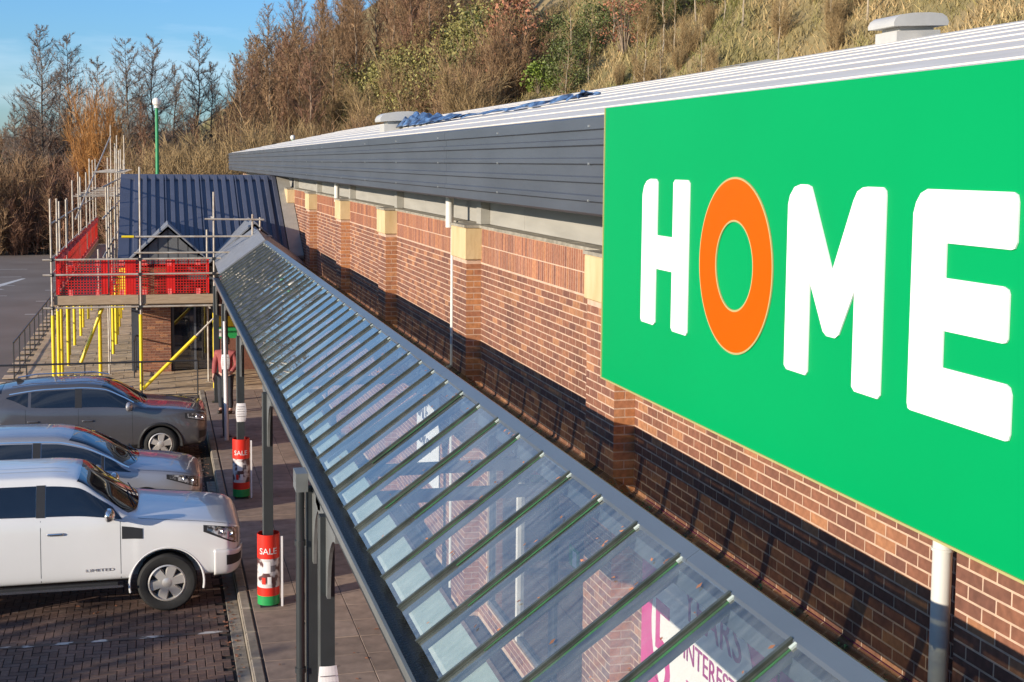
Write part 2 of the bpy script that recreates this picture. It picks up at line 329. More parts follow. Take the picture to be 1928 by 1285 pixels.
# ------------------------------------------------------------------ car park, pavers, pavement, plaza
cp = MB(); cp.quad((-60, -20, 0.0), (-3.2, -20, 0.0), (-3.2, 94, 0.0), (-60, 94, 0.0)); cp.quad((-3.2, -20, 0.0), (-2.0, -20, 0.0), (-2.0, 7, 0.0), (-3.2, 7, 0.0)); cp.quad((-3.2, 62, 0.0), (4, 62, 0), (4, 94, 0), (-3.2, 94, 0.0))
car_park = struct('car_park', cp, 'asphalt')
pb = MB(); pb.quad((-3.2, 7, -0.006), (0.98, 7, -0.006), (0.98, 33.6, -0.006), (-3.2, 33.6, -0.006))
paver_bay = struct('paved_parking_bays', pb, 'paver_joint')
PV = unit_box('paver', 0.190, 0.090, 0.0105, 'paver', skip=(0,), bev=0.004)
for v in PV.vertices: v.co.z -= 0.004
PV2 = PV.copy()
for v in PV2.vertices: v.co.x, v.co.y = -v.co.y, v.co.x
single, rest = [], []
m_ = 0.1
for i in range(-60, 60):           # 90-degree herringbone laid parallel with the kerb
    for j in range(-10, 330):
        k = (i-j) % 4
        x0, y0 = -1.0+i*m_, 7.1+j*m_
        if k == 0: cx, cy, h = x0+0.1, y0+0.05, True
        elif k == 3: cx, cy, h = x0+0.05, y0+0.1, False
        else: continue
        if not (-3.15 < cx < 0.80 and 7.1 < cy < 33.5): continue
        z = rng.normal(0, 0.0012)
        if 15.0 < cy < 17.75 and cx > -2.0: single.append((cx, cy, z, h))
        elif cy > 12: rest.append((cx, cy, z, h))
single.sort(key=lambda t: t[1]); rest += single[300:]; single = single[:300]
for cx, cy, z, h in single: inst('paver', PV if h else PV2, (cx, cy, z), paver_bay)
pm = MB()
for cx, cy, z, h in rest:
    dx, dy = (0.095, 0.045) if h else (0.045, 0.095); pm.box(cx-dx, cx+dx, cy-dy, cy+dy, -0.004, 0.0065+z, skip=(0,))
tag(pm.build('paver_field', 'paver', paver_bay, fix=False), kind='stuff')
ch = MB()
CHN = unit_box('channel_block', 0.152, 0.395, 0.01, 'kerb', skip=(0,), bev=0.005)
for k in range(26*1): inst('channel_block', CHN, (0.915, 15.0+k*0.4, -0.003), paver_bay)
def paint(name, x0, x1, y0, y1, m, parent, z=0.012): return MB().quad((x0, y0, z), (x1, y0, z), (x1, y1, z), (x0, y1, z)).build(name, m, parent)
paint('bay_line', -2.6, 0.82, 16.91, 16.99, 'line', paver_bay)
paint('bay_line', -2.6, 0.82, 21.35, 21.43, 'line', paver_bay)
paint('bay_line', -2.6, 0.82, 26.1, 26.18, 'line', paver_bay)
for k, y in enumerate((52, 57, 62, 67, 72, 77)):
    paint('bay_line', -9.2-k*0.2, -6.0-k*0.15, y, y+0.10, 'line_fresh', car_park, 0.004)
    paint('bay_line', -4.9, -4.2, y+2.4, y+2.52, 'line_fresh', car_park, 0.004)
ar = MB(); ar.quad((-7.6, 66.0, .004), (-7.2, 65.6, .004), (-6.3, 71, .004), (-6.5, 71, .004)); ar.tri((-8.3, 66.2, .004), (-6.7, 65.2, .004), (-7.7, 64.6, .004)); ar.build('direction_arrow', 'line_fresh', car_park)

pv = MB(); pv.box(1.0, 3.9, 3, 34.6, -0.05, 0.112)
pavement = struct('pavement', pv, 'slab_joint')
KB = unit_box('kerbstone', 0.135, 0.905, 0.135, 'kerb', skip=(0,), bev=0.02)
for k in range(26): inst('kerbstone', KB, (1.065, 11.5+k*0.915, -0.01), pavement)
SL = unit_box('paving_slab', 0.592, 0.592, 0.012, 'slab', skip=(0,), bev=0.004)
for i in range(4):
    for j in range(39): inst('paving_slab', SL, (1.45+i*0.6, 11.6+j*0.6, 0.108+rng.normal(0, 0.0012)), pavement)
SLN = unit_box('paving_slab', 0.36, 0.592, 0.012, 'slab', skip=(0,), bev=0.004)
for j in range(39): inst('paving_slab', SLN, (3.54, 11.6+j*0.6, 0.108), pavement)
pl = MB(); pl.box(-3.75, 3.9, 34.6, 62, -0.05, 0.04); plz = struct('entrance_forecourt', pl, 'slab_joint')
pl2 = MB().box(-4.6, 0.98, 33.6, 34.6, -0.05, 0.02); struct('forecourt_edge', pl2, 'asphalt')
SP = unit_box('paving_slab', 0.89, 0.59, 0.012, 'plaza_slab', skip=(0,), bev=0.004)
ps = MB(); cnt = 0
for j in range(45):
    for i in range(9):
        x = -3.4+i*0.9+(0.45 if j % 2 else 0)-0.2; y = 34.9+j*0.6
        if x > 3.4: continue
        if cnt < 220: inst('paving_slab', SP, (x, y, 0.036+rng.normal(0, 0.002)), plz); cnt += 1
        else: ps.box(x-0.445, x+0.445, y-0.295, y+0.295, 0.036, 0.048+rng.normal(0, 0.002), skip=(0,))
tag(ps.build('slab_field', 'plaza_slab', plz, fix=False), kind='stuff')

# ------------------------------------------------------------------ store building
WX = 3.95
store = thing('store_building', 'long brick retail store with dark cladding eaves, white roof and stone-capped piers', 'building', (WX, 25, 0))
PIERS = [(4.92, 5.70), (10.82, 11.60), (16.54, 17.32), (22.72, 23.50), (28.46, 29.24), (34.5, 35.28), (40.3, 41.08)]
Y0, Y1, ZT = 3.2, 64.5, 5.10
WIN = (12.05, 16.1, 0.4, 2.75)      # shopfront opening
wb = MB()
wb.box(WX, WX+0.3, Y0, WIN[0], 0, ZT); wb.box(WX, WX+0.3, WIN[1], Y1, 0, ZT); wb.box(WX, WX+0.3, WIN[0], WIN[1], WIN[3], ZT); wb.box(WX, WX+0.3, WIN[0], WIN[1], 0, WIN[2])
wb.box(WX, 14.8, Y1-0.3, Y1, 0, 5.4); wb.box(14.5, 14.8, Y0, Y1, 0, 5.4); wb.box(WX, 14.8, Y0, Y0+0.3, 0, 5.4)
wall = wb.build('wall', 'mortar', store)
BH, BL, BW = 0.075, 0.225, 0.0625
def brick_me(name, l, h, m, face=0.0018):  # brick laid in the wall's face (normal -X)
    me = MB().box(-face, 0, -l/2, l/2, 0, h, skip=(3,)).mesh(name); me.materials.append(MT[m]); return me
B_FULL = brick_me('brick', BL-0.013, BW, 'brick'); B_HALF = brick_me('brick', BL/2-0.011, BW, 'brick')
cand, stuff, sold = [], [], []
def in_pier(y): return any(a-0.02 < y < b+0.02 for a, b in PIERS)
NC = int(4.66/BH)
for c in range(1, NC):
    z = 0.16+c*BH-0.075
    if z+BW > 4.66: break
    y = Y0+(0 if c % 2 else BL/2)
    while y < 43:
        a, b = y+0.0065, y+BL-0.0065; y += BL
        mid = (a+b)/2
        if WIN[2]-0.03 < z+0.03 < WIN[3]+0.02:
            if a < WIN[0] < b: b = WIN[0]-0.004
            elif a < WIN[1] < b: a = WIN[1]+0.004
            elif WIN[0] <= mid <= WIN[1]: continue
            if b-a < 0.03: continue
        hit = [p for p in PIERS if a < p[1] and b > p[0]]
        if hit:
            p = hit[0]
            if a < p[0]-0.03: b = p[0]-0.004
            elif b > p[1]+0.03: a = p[1]+0.004
            else: continue
        vis = (z > 3.3 and mid < 24 and not (mid < 9.3 and z > 4.45) and mid > 5.0)
        (cand if vis and b-a > BL*0.9 else stuff).append((WX, a, b, z, BW))
cand.sort(key=lambda t: t[1]); stuff += cand[230:]; cand = cand[:230]
for x, a, b, z, h in cand: inst('brick', B_FULL, (x, (a+b)/2, z), wall)
bm_ = MB()
for x, a, b, z, h in stuff: bm_.box(x-0.0018, x, a, b, z, z+h, skip=(3,))
tag(bm_.build('brickwork', 'brick', wall, fix=False), kind='stuff')
sm_ = MB()
for zr in (4.67, 4.885):
    y = Y0
    while y < 43:
        if not in_pier(y+0.035): sm_.box(WX-0.0018, WX, y+0.007, y+0.068, zr, zr+0.203, skip=(3,))
        y += 0.075
tag(sm_.build('soldier_courses', 'brick_soldier', wall, fix=False), kind='stuff')
# piers with stone caps
B_QF = brick_me('brick', 0.212, BW, 'brick'); ncount = 0
for pi, (a, b) in enumerate(PIERS):
    XP = WX-0.19
    pr = MB().box(XP, WX+0.05, a, b, 0, 4.70).build('pier', 'mortar', store)
    st = MB()
    for c in range(1, 62):
        z = 0.16+c*BH-0.075
        if z+BW > 4.69: break
        # front face bricks
        segs = [(a, a+0.11), (a+0.11, a+0.335), (a+0.335, a+0.56), (a+0.56, b)] if c % 2 else [(a, a+0.225), (a+0.225, a+0.45), (a+0.45, a+0.675), (a+0.675, b)]
        for k, (p, q) in enumerate(segs):
            if pi == 1 and z > 3.3 and ncount < 70 and 0.2 < q-p < 0.23: inst('brick', B_QF, (XP, (p+q)/2, z), pr); ncount += 1
            else: st.box(XP-0.0018, XP, p+0.0065 if k else p-0.0015, q-0.0065 if k < 3 else q, z, z+BW, skip=(3,))
    tag(st.build('brickwork', 'brick', pr, fix=False), kind='stuff')
    sq = MB()
    for c in range(1, 62):
        z = 0.16+c*BH-0.075
        if z+BW > 4.69: break
        if c % 2: sq.box(XP-0.0015, XP+0.09, a-0.0018, a, z, z+BW); sq.box(XP+0.101, WX-0.003, a-0.0018, a, z, z+BW)
        else: sq.box(XP-0.0015, WX-0.003, a-0.0018, a, z, z+BW)
    tag(sq.build('pier_sunlit_bricks', 'brick_pier_sunlit', pr, fix=False), kind='stuff')  # near side of each pier, painted brighter as if sunlit
    cp_ = MB().box(XP-0.03, WX+0.02, a-0.03, b+0.02, 4.70, 5.10).build('pier_cap', 'stone', store)
    bmx = bmesh.new(); bmx.from_mesh(cp_.data); bmesh.ops.bevel(bmx, geom=list(bmx.edges), offset=0.012, segments=1, affect='EDGES'); bmx.to_mesh(cp_.data); bmx.free()
    MB().box(XP-0.04, WX+0.1, a-0.04, b+0.03, 5.103, 5.135).build('cap_lead', 'coping', cp_)
co = MB()
y = Y0
while y < Y1:
    co.box(WX-0.035, WX+0.22, y+0.003, min(y+1.2, Y1)-0.003, 5.101, 5.13+rng.uniform(0, 0.006)); y += 1.2
co.build('coping', 'coping', store)
# eaves band, soffit, cladding fascia
FX = 3.33
band = MB()
y = Y0
while y < Y1: band.box(WX+0.14, WX+0.25, y+0.003, min(y+2.95, Y1)-0.003, 5.14, 5.62); y += 2.95
band.build('eaves_band', 'band', store)
sc_ = MB()
for a, b in PIERS: sc_.box(WX+0.02, WX+0.14, a+0.1, a+0.34, 5.14, 5.60)
for k, (a, b) in enumerate(PIERS): MB().box(WX+0.02, WX+0.137, a+0.12, a+0.36, 5.14, 5.60).build('eaves_post', 'band', store)
MB().box(FX+0.03, WX+0.3, Y0, 64.8, 5.60, 5.64).build('soffit', 'soffit', store)
prof = [(0.02, 5.50), (-0.005, 5.52)]
z = 5.52
while z < 6.10:
    prof += [(-0.005, z+0.012), (-0.005, z+0.085), (-0.03, z+0.097), (-0.03, z+0.135), (-0.005, z+0.147)]; z += 0.147
prof += [(-0.005, 6.17), (-0.03, 6.18), (-0.03, 6.27), (0.05, 6.29), (0.05, 5.50)]
MB().box(3.43, 3.48, 3.2, 9.82, 5.5, 6.29).build('sign_backing', 'clad', store)
y = 9.83
while y < 64.7:
    y2 = min(y+5.9, 64.8)
    MB().extr(prof, lambda px, pz_, yy=y: (FX+px, yy+0.004, pz_), lambda px, pz_, yy=y2: (FX+px, yy-0.004, pz_)).build('cladding_panel', 'clad', store)
    y = y2
fx = MB()
for k in range(20):
    yy = 10.2+k*2.95
    for zz in (5.62, 5.91, 6.205): fx.box(FX-0.036-(.004 if zz > 6.1 else 0), FX-0.026, yy-0.012, yy+0.012, zz-0.008, zz+0.008)
tag(fx.build('fixings', 'alu', store), kind='stuff')
# roof: long sheets lapped over each other, ridge and far slope
def roof_z(X): return 6.29+0.214*(X-3.4)
roof = MB().extr([(3.45, 6.20), (9.0, 7.40), (14.9, 6.2), (14.9, 6.05), (9.0, 7.2), (3.45, 6.08)], lambda x, z: (x, 3.2, z), lambda x, z: (x, 64.9, z)).build('roof', 'roof_white', store)
xs = [3.52, 4.15, 4.9, 5.6, 6.3, 7.0, 7.7, 8.35, 9.0]
for a, b in zip(xs[:-1], xs[1:]):
    za, zb_ = roof_z(a), roof_z(b)
    MB().extr([(a-0.06, za+0.0), (b, zb_+0.0), (b, zb_-0.04), (a-0.06, za-0.035)], lambda x, z: (x, 3.2, z), lambda x, z: (x, 64.95, z)).build('roof_sheet', 'roof_white', roof)
    MB().extr([(a-0.069, za-0.012), (a-0.0605, za-0.010), (a-0.0605, za-0.03), (a-0.069, za-0.03)], lambda x, z: (x, 3.2, z), lambda x, z: (x, 64.95, z)).build('roof_seam', 'roof_seam', roof)
# downpipes
for yy in (5.95, 17.75, 29.45):
    dp = MB().tube((3.84, yy, 0.1), (3.84, yy, 5.56 if yy < 10 else 5.05), 0.05 if yy < 10 else 0.024, n=16).build('downpipe', 'pvc', store, smooth=True)
    if yy > 10: MB().tube((3.80, yy, 5.05), (3.80, yy, 5.58), 0.055, n=16).build('pipe_head', 'pvc', dp, smooth=True)
    for za, zb_, rr in ((4.11, 4.20, 0.06), (3.97, 3.985, 0.057), (2.0, 2.06, 0.058)) if yy < 10 else (): MB().tube((3.84, yy, za), (3.84, yy, zb_), rr, n=16).build('collar', 'pvc', dp, smooth=True)
    MB().box(3.85, 3.95, yy-0.02, yy+0.02, 4.14, 4.17).build('pipe_clip', 'pvc', dp)
# shopfront under the canopy
a, b, z0, z1 = WIN
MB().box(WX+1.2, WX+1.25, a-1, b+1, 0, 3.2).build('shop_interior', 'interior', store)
yy = a
for k in range(4):
    w = (b-a)/3
    MB().box(WX+0.02, WX+0.12, a+k*w-0.04, a+k*w+0.04, z0, z1).build('window_mullion', 'frame_white' if k in (0, 2) else 'frame', store)
    if k < 3: MB().box(WX+0.06, WX+0.075, a+k*w+0.042, a+(k+1)*w-0.042, z0+0.062, z1-0.062).build('window_pane', 'shop_glass', store)
MB().box(WX+0.025, WX+0.115, a+0.042, b-0.042, z0, z0+0.06).build('window_sill', 'frame', store)
MB().box(WX+0.025, WX+0.115, a+0.042, b-0.042, z1-0.06, z1).build('window_head', 'frame', store)

# ------------------------------------------------------------------ shop sign
sign = thing('shop_sign', 'huge green store sign with white letters and an orange ring for the O', 'sign', (3.36, 6.5, 4.28))
MB().box(3.30, 3.42, 2.6, 9.80, 4.28, 6.33).build('sign_panel', 'sign_green', sign)
tr = MB().box(3.292, 3.425, 9.8, 9.812, 4.268, 6.33).box(3.292, 3.425, 2.6, 9.8, 4.268, 4.28); tr.build('sign_trim', 'sign_trim', sign)
LH = [(8.94, 5.70), (8.91, 5.76), (8.86, 5.795), (8.79, 5.81), (8.68, 5.81), (8.65, 5.79), (8.65, 5.43), (8.36, 5.43), (8.36, 5.79), (8.33, 5.81), (8.11, 5.81), (8.08, 5.79), (8.08, 4.83), (8.10, 4.81), (8.33, 4.81), (8.36, 4.83), (8.36, 5.20), (8.66, 5.20), (8.66, 4.83), (8.69, 4.81), (8.92, 4.81), (8.94, 4.83)]
LM = [(6.68, 5.70), (6.66, 5.75), (6.61, 5.795), (6.54, 5.81), (6.46, 5.81), (6.42, 5.80), (6.395, 5.76), (6.17, 5.38), (5.975, 5.74), (5.94, 5.785), (5.89, 5.805), (5.84, 5.81), (5.70, 5.81), (5.675, 5.795), (5.67, 5.77), (5.67, 4.83), (5.69, 4.81), (5.91, 4.81), (5.94, 4.83), (5.94, 5.30), (6.085, 5.065), (6.12, 5.045), (6.21, 5.045), (6.25, 5.065), (6.41, 5.31), (6.41, 4.83), (6.43, 4.81), (6.65, 4.81), (6.68, 4.83)]
LE = [(5.43, 5.70), (5.41, 5.75), (5.375, 5.79), (5.32, 5.81), (4.70, 5.81), (4.675, 5.80), (4.665, 5.77), (4.665, 5.61), (4.68, 5.585), (4.70, 5.58), (5.16, 5.58), (5.16, 5.43), (4.74, 5.43), (4.71, 5.42), (4.70, 5.40), (4.70, 5.22), (4.71, 5.205), (4.735, 5.20), (5.16, 5.20), (5.16, 5.04), (4.70, 5.04), (4.675, 5.03), (4.66, 5.00), (4.66, 4.84), (4.67, 4.815), (4.69, 4.81), (5.40, 4.81), (5.42, 4.815), (5.43, 4.84)]
def letter(name, poly, m, x0, x1):
    bm = bmesh.new(); vs = [bm.verts.new((x0, p, q)) for p, q in poly]; f = bm.faces.new(vs)
    r = bmesh.ops.extrude_face_region(bm, geom=[f]); bmesh.ops.translate(bm, verts=[v for v in r['geom'] if isinstance(v, bmesh.types.BMVert)], vec=(x1-x0, 0, 0))
    bmesh.ops.triangulate(bm, faces=bm.faces[:]); bmesh.ops.recalc_face_normals(bm, faces=bm.faces)
    me = bpy.data.meshes.new(name); bm.to_mesh(me); bm.free(); me.materials.append(MT[m]); return link(name, me, sign)
for poly in (LH, LM, LE): letter('sign_letter', poly, 'sign_white', 3.2985, 3.290)
def ring(name, c, ro, ri, x0, x1, m, parent, n=96):
    mb = MB()
    for k in range(n):
        t = 2*math.pi*k/n; cs, sn = math.cos(t), math.sin(t)
        mb.v += [(x0, c[0]+ro*cs, c[1]+ro*sn), (x0, c[0]+ri*cs, c[1]+ri*sn), (x1, c[0]+ro*cs, c[1]+ro*sn), (x1, c[0]+ri*cs, c[1]+ri*sn)]
    for k in range(n):
        a = 4*k; b = 4*((k+1) % n); mb.f += [(a, b, b+1, a+1), (a+2, a+3, b+3, b+2), (a, a+2, b+2, b), (a+1, b+1, b+3, a+3)]
    return mb.build(name, m, parent)
oc = (7.375, 5.315)
oring = ring('sign_letter', oc, 0.512, 0.272, 3.2985, 3.290, 'sign_orange', sign)
ring('letter_outline', oc, 0.524, 0.512, 3.2985, 3.2915, 'sign_trim', oring); ring('letter_outline', oc, 0.272, 0.260, 3.2985, 3.2915, 'sign_trim', oring)

# ------------------------------------------------------------------ roof furniture
def ventilator(x, y, s, label):
    zb = roof_z(x); t = thing('roof_ventilator', label, 'ventilator', (x, y, zb+0.0))
    MB().extr([(-0.42*s, -0.12*s), (0.42*s, 0.05*s), (0.42*s, 0.15*s), (-0.42*s, 0.10*s)], lambda a, c: (x+a, y-0.36*s, zb+c), lambda a, c: (x+a, y+0.36*s, zb+c)).build('upstand', 'vent', t)
    MB().box(x-0.33*s, x+0.33*s, y-0.29*s, y+0.29*s, zb+0.10*s, zb+0.22*s).build('throat', 'vent', t)
    pr = [(-0.52, 0.17), (-0.53, 0.23), (-0.49, 0.31), (-0.40, 0.37), (-0.15, 0.41), (0.18, 0.43), (0.40, 0.42), (0.49, 0.37), (0.53, 0.29), (0.52, 0.22)]
    MB().extr([(p*s, q*s) for p, q in pr], lambda a, c: (x+a, y-0.44*s, zb+c), lambda a, c: (x+a, y+0.44*s, zb+c)).build('cowl', 'vent', t, smooth=True)
ventilator(4.83, 27.6, 0.82, 'small domed grey roof ventilator beside the crumpled blue tarpaulin')
ventilator(8.95, 15.05, 0.70, 'domed grey roof ventilator standing alone on the ridge above the green sign')
def tarp(label, pts, w, seed, hgt):
    r = np.random.default_rng(seed); n, m = 30, 12; mb = MB(); ph = r.random(8)*6.28
    for i in range(n+1):
        t = i/n; k = t*(len(pts)-1); a = min(int(k), len(pts)-2); q = k-a
        x = pts[a][0]*(1-q)+pts[a+1][0]*q; y = pts[a][1]*(1-q)+pts[a+1][1]*q; hh = pts[a][2]*(1-q)+pts[a+1][2]*q
        for j in range(m+1):
            s = j/m-0.5; xx = x+s*w*(0.7+0.5*math.sin(i*1.3)); yy = y+0.12*math.sin(i+j*1.7)
            zz = roof_z(xx)+0.03+hh*max(0, 1-(2*s)**2)*(0.62+0.25*math.sin(i*0.9+ph[0]+j*0.5)+0.13*math.sin(j*1.6+ph[1]+i*0.4))+0.012*(1+math.sin(j*2.1+i*1.3+ph[2]))
            mb.v.append((xx, yy, zz))
    for i in range(n):
        for j in range(m): a = i*(m+1)+j; mb.f.append((a, a+1, a+m+2, a+m+1))
    o = mb.build('tarpaulin', 'tarp', smooth=True); ss = o.modifiers.new('smooth', 'SUBSURF'); ss.levels = 1; ss.render_levels = 1; s = o.modifiers.new('thickness', 'SOLIDIFY'); s.thickness = 0.006
    return tag(o, label, 'tarpaulin')
tarp('crumpled blue tarpaulin heaped on the white roof next to the ventilator', [(5.0, 27.3, 0.30), (5.0, 26.0, 0.26), (5.05, 24.6, 0.16), (5.15, 23.2, 0.07)], 0.55, 3, 0.3)
tarp('long thin roll of blue sheeting lying along the white roof', [(5.2, 22.9, 0.03), (5.35, 21.2, 0.05), (5.6, 19.7, 0.06), (5.75, 18.6, 0.10), (5.8, 18.0, 0.12)], 0.32, 5, 0.1)
sk = thing('skylight', 'low glazed rooflight poking above the white roof ridge', 'skylight', (9.2, 20.5, roof_z(9.0)))
MB().box(8.95, 9.9, 20.0, 21.0, 7.25, 7.50).build('skylight_kerb', 'vent', sk)
MB().extr([(8.9, 7.50), (9.42, 7.60), (9.95, 7.50)], lambda x, z: (x, 19.95, z), lambda x, z: (x, 21.05, z)).build('skylight_glazing', 'vent', sk)

# ------------------------------------------------------------------ glass canopy
XE, ZE, XR, ZR, XB, ZB = 1.44, 3.17, 2.55, 3.975, 3.86, 3.17    # eaves, ridge, back edge
CY0, CY1 = 3.1, 33.2
canopy = thing('glass_canopy', 'long pitched glass canopy on dark steel posts along the brick store wall', 'canopy', (2.4, 18, 0.12))
SLP = Vector((XR-XE, 0, ZR-ZE)); SL_L = SLP.length; SU = SLP.normalized(); SN = Vector((-SU.z, 0, SU.x))
def on_slope(s, y, n=0.0): p = Vector((XE, y, ZE))+SU*s+SN*n; return (p.x, p.y, p.z)
yb = 4.95-3*0.622; bars = []
while yb < CY1: bars.append(yb); yb += 0.622
def slope_box(s0, s1, y0, y1, n0, n1):
    mb = MB(); mb.v = [on_slope(s0, y0, n0), on_slope(s1, y0, n0), on_slope(s1, y1, n0), on_slope(s0, y1, n0), on_slope(s0, y0, n1), on_slope(s1, y0, n1), on_slope(s1, y1, n1), on_slope(s0, y1, n1)]
    mb.f = [(3, 2, 1, 0), (4, 5, 6, 7), (0, 1, 5, 4), (1, 2, 6, 5), (2, 3, 7, 6), (3, 0, 4, 7)]; return mb
for k, y in enumerate(bars):
    br = slope_box(-0.02, SL_L-0.03, y-0.026, y+0.026, -0.05, 0.010)
    b2 = slope_box(-0.025, SL_L-0.035, y-0.010, y+0.010, 0.0105, 0.024); o = len(br.v); br.v += b2.v; br.f += [tuple(i+o for i in f) for f in b2.f]
    bo = br.build('glazing_bar', 'bar', canopy)
    if y < 11.5:
        j = rng.uniform(0, 0.3)
        slope_box(0.15+j, SL_L-0.06, y-0.038-j*0.03, y-0.0262, 0.0035, 0.0065).build('moss_streak', 'algae', bo)
    slope_box(SL_L-0.075, SL_L-0.0305, y-0.046, y-0.0263, 0.004, 0.015).build('bar_clip', 'eave_plate', bo)
    if k+1 < len(bars):
        y2 = bars[k+1]; tilt = rng.normal(0, 0.004, 4)
        pn = slope_box(-0.015, SL_L-0.0, y+0.0265, y2-0.0265, -0.004, 0.002)
        for i in range(8): pn.v[i] = (pn.v[i][0], pn.v[i][1], pn.v[i][2]+tilt[i % 4])
        pn.build('glass_pane', 'pane', canopy)
for k in range(6):
    a = CY0+k*5.02; MB().extr([(0, 0), (0.235, 0.0), (0.235, -0.012), (0.0, -0.012)], lambda s, n, yy=a: on_slope(s+0.005, yy+0.004, n-0.055), lambda s, n, yy=a+5.02: on_slope(s+0.005, yy-0.004, n-0.055)).build('eaves_flashing', 'eave_plate', canopy)
rp = [(XR-0.045, ZR-0.030), (XR-0.04, ZR-0.008), (XR+0.03, ZR+0.038), (XR+0.115, ZR-0.018), (XR+0.11, ZR-0.05), (XR+0.03, ZR+0.0)]
k = CY0
while k < CY1-0.1:
    e = min(k+3.0, CY1); MB().extr(rp, lambda x, z, yy=k: (x, yy+0.002, z), lambda x, z, yy=e: (x, yy-0.002, z)).build('ridge_capping', 'flash', canopy); k = e
MB().extr([(XR+0.10, ZR-0.055), (XB, ZB), (XB, ZB-0.008), (XR+0.10, ZR-0.063)], lambda x, z: (x, CY0, z), lambda x, z: (x, CY1, z)).build('back_slope', 'back_glass', canopy)
mo = MB()
for k in range(260):
    y = 4+rng.random()**1.6*28; s = 0.05+rng.random()*0.5; x = XR+0.12+s*(XB-XR-0.12); z = ZR-0.06+s*(ZB-ZR+0.06); r_ = 0.006+0.012*rng.random()
    for q in range(3):
        t = rng.random()*6.28; mo.tri((x, y, z), (x+r_*math.cos(t), y+r_*math.sin(t), z+r_*1.3), (x+r_*math.cos(t+.8), y+r_*math.sin(t+.8), z+r_*0.9))
tag(mo.build('moss', 'algae', canopy, fix=False), kind='stuff')
lf = MB()
for k in range(170):                                             # blown leaves caught on the bars and in the gutter
    kb = int(rng.random()**1.5*26); y = bars[min(kb, len(bars)-1)]+(0.03+abs(rng.normal(0, 0.035)))*(1 if rng.random() < 0.7 else 3); s_ = rng.random()**0.6*SL_L*0.97; a = rng.random()*6.28; q = 0.010+0.014*rng.random()
    P = [on_slope(s_+q*math.cos(a+t)*(1 if i % 2 == 0 else 0.5), y+q*math.sin(a+t)*(1 if i % 2 == 0 else 0.5), 0.013+0.006*rng.random()) for i, t in enumerate((0, 1.57, 3.14, 4.71))]; lf.quad(*P)
tag(lf.build('leaf_litter', 'leaf_rust', canopy, fix=False), kind='stuff')
# gutter and front beam
for (ga, gb) in ((CY0, 12.4), (12.4, 22.9), (22.9, CY1)):
    MB().extr([(1.324, 3.07), (1.52, 3.07), (1.52, 3.108), (1.324, 3.108)], lambda x, z, yy=ga: (x, yy+0.003, z), lambda x, z, yy=gb: (x, yy-0.003, z)).build('gutter_bed', 'gutter', canopy)
    MB().extr([(1.30, 3.06), (1.322, 3.06), (1.322, 3.122), (1.30, 3.122)], lambda x, z, yy=ga: (x, yy+0.003, z), lambda x, z, yy=gb: (x, yy-0.003, z)).build('front_beam', 'canopy_steel_light', canopy)
    MB().extr([(1.35, 2.93), (1.48, 2.93), (1.48, 3.068), (1.35, 3.068)], lambda x, z, yy=ga: (x, yy+0.003, z), lambda x, z, yy=gb: (x, yy-0.003, z)).build('gutter_box', 'canopy_steel', canopy)
MB().box(1.19, 1.298, 12.10, 12.36, 2.93, 3.10).build('beam_joint', 'canopy_steel_light', canopy)
# posts: box section with a curved bracket under the beam
def bracket(y, sgn, parent):
    pts = [(0, 0), (0.62, 0)]; n = 10
    for k in range(n+1):
        t = math.pi/2*k/n; pts.append((0.62-0.53*math.sin(t) if k else 0.62, -0.06-0.62*(1-math.cos(t))))
    pts += [(0, -0.68)]
    MB().extr(pts, lambda a, c: (1.35, y+sgn*a, 2.928+c), lambda a, c: (1.38, y+sgn*a, 2.928+c)).build('bracket', 'canopy_steel_light', parent)
POSTS = [6.3, 11.27, 12.3, 17.55, 23.4, 28.8, 33.0]
for y in POSTS:
    p = MB().box(1.305, 1.425, y-0.06, y+0.06, 0.12, 2.928).build('post', 'canopy_steel', canopy)
    MB().box(1.295, 1.3045, y-0.055, y-0.04, 0.3, 2.92).box(1.295, 1.3045, y+0.04, y+0.055, 0.3, 2.92).build('post_flange', 'canopy_steel_light', p)
    MB().box(1.25, 1.48, y-0.115, y+0.115, 0.119, 0.135).build('base_plate', 'canopy_steel', p)
    bracket(y-0.062, -1, p)
    if y != 12.3: bracket(y+0.062, 1, p)
dp = MB().tube((1.24, 12.25, 0.12), (1.24, 12.25, 3.0), 0.04, n=12).build('rainwater_pipe', 'canopy_steel', canopy, smooth=True)
for zz in (1.2, 2.4): MB().tube((1.24, 12.25, zz), (1.24, 12.25, zz+0.05), 0.05, n=12).build('pipe_collar', 'canopy_steel', dp, smooth=True)
for y in POSTS:
    tie = MB().box(1.46, 3.75, y-0.04, y+0.04, 3.0, 3.10).build('tie_beam', 'flash', canopy)
    MB().extr([(1.5, 3.10), (XR, ZR-0.15), (XR, ZR-0.07), (1.5, 3.18)], lambda x, z: (x, y-0.03, z), lambda x, z: (x, y+0.03, z)).build('rafter', 'flash', canopy)
for (x, z) in ((XR, ZR-0.17),): MB().box(x-0.05, x+0.05, CY0, CY1, z, z+0.09).build('ridge_beam', 'flash', canopy)
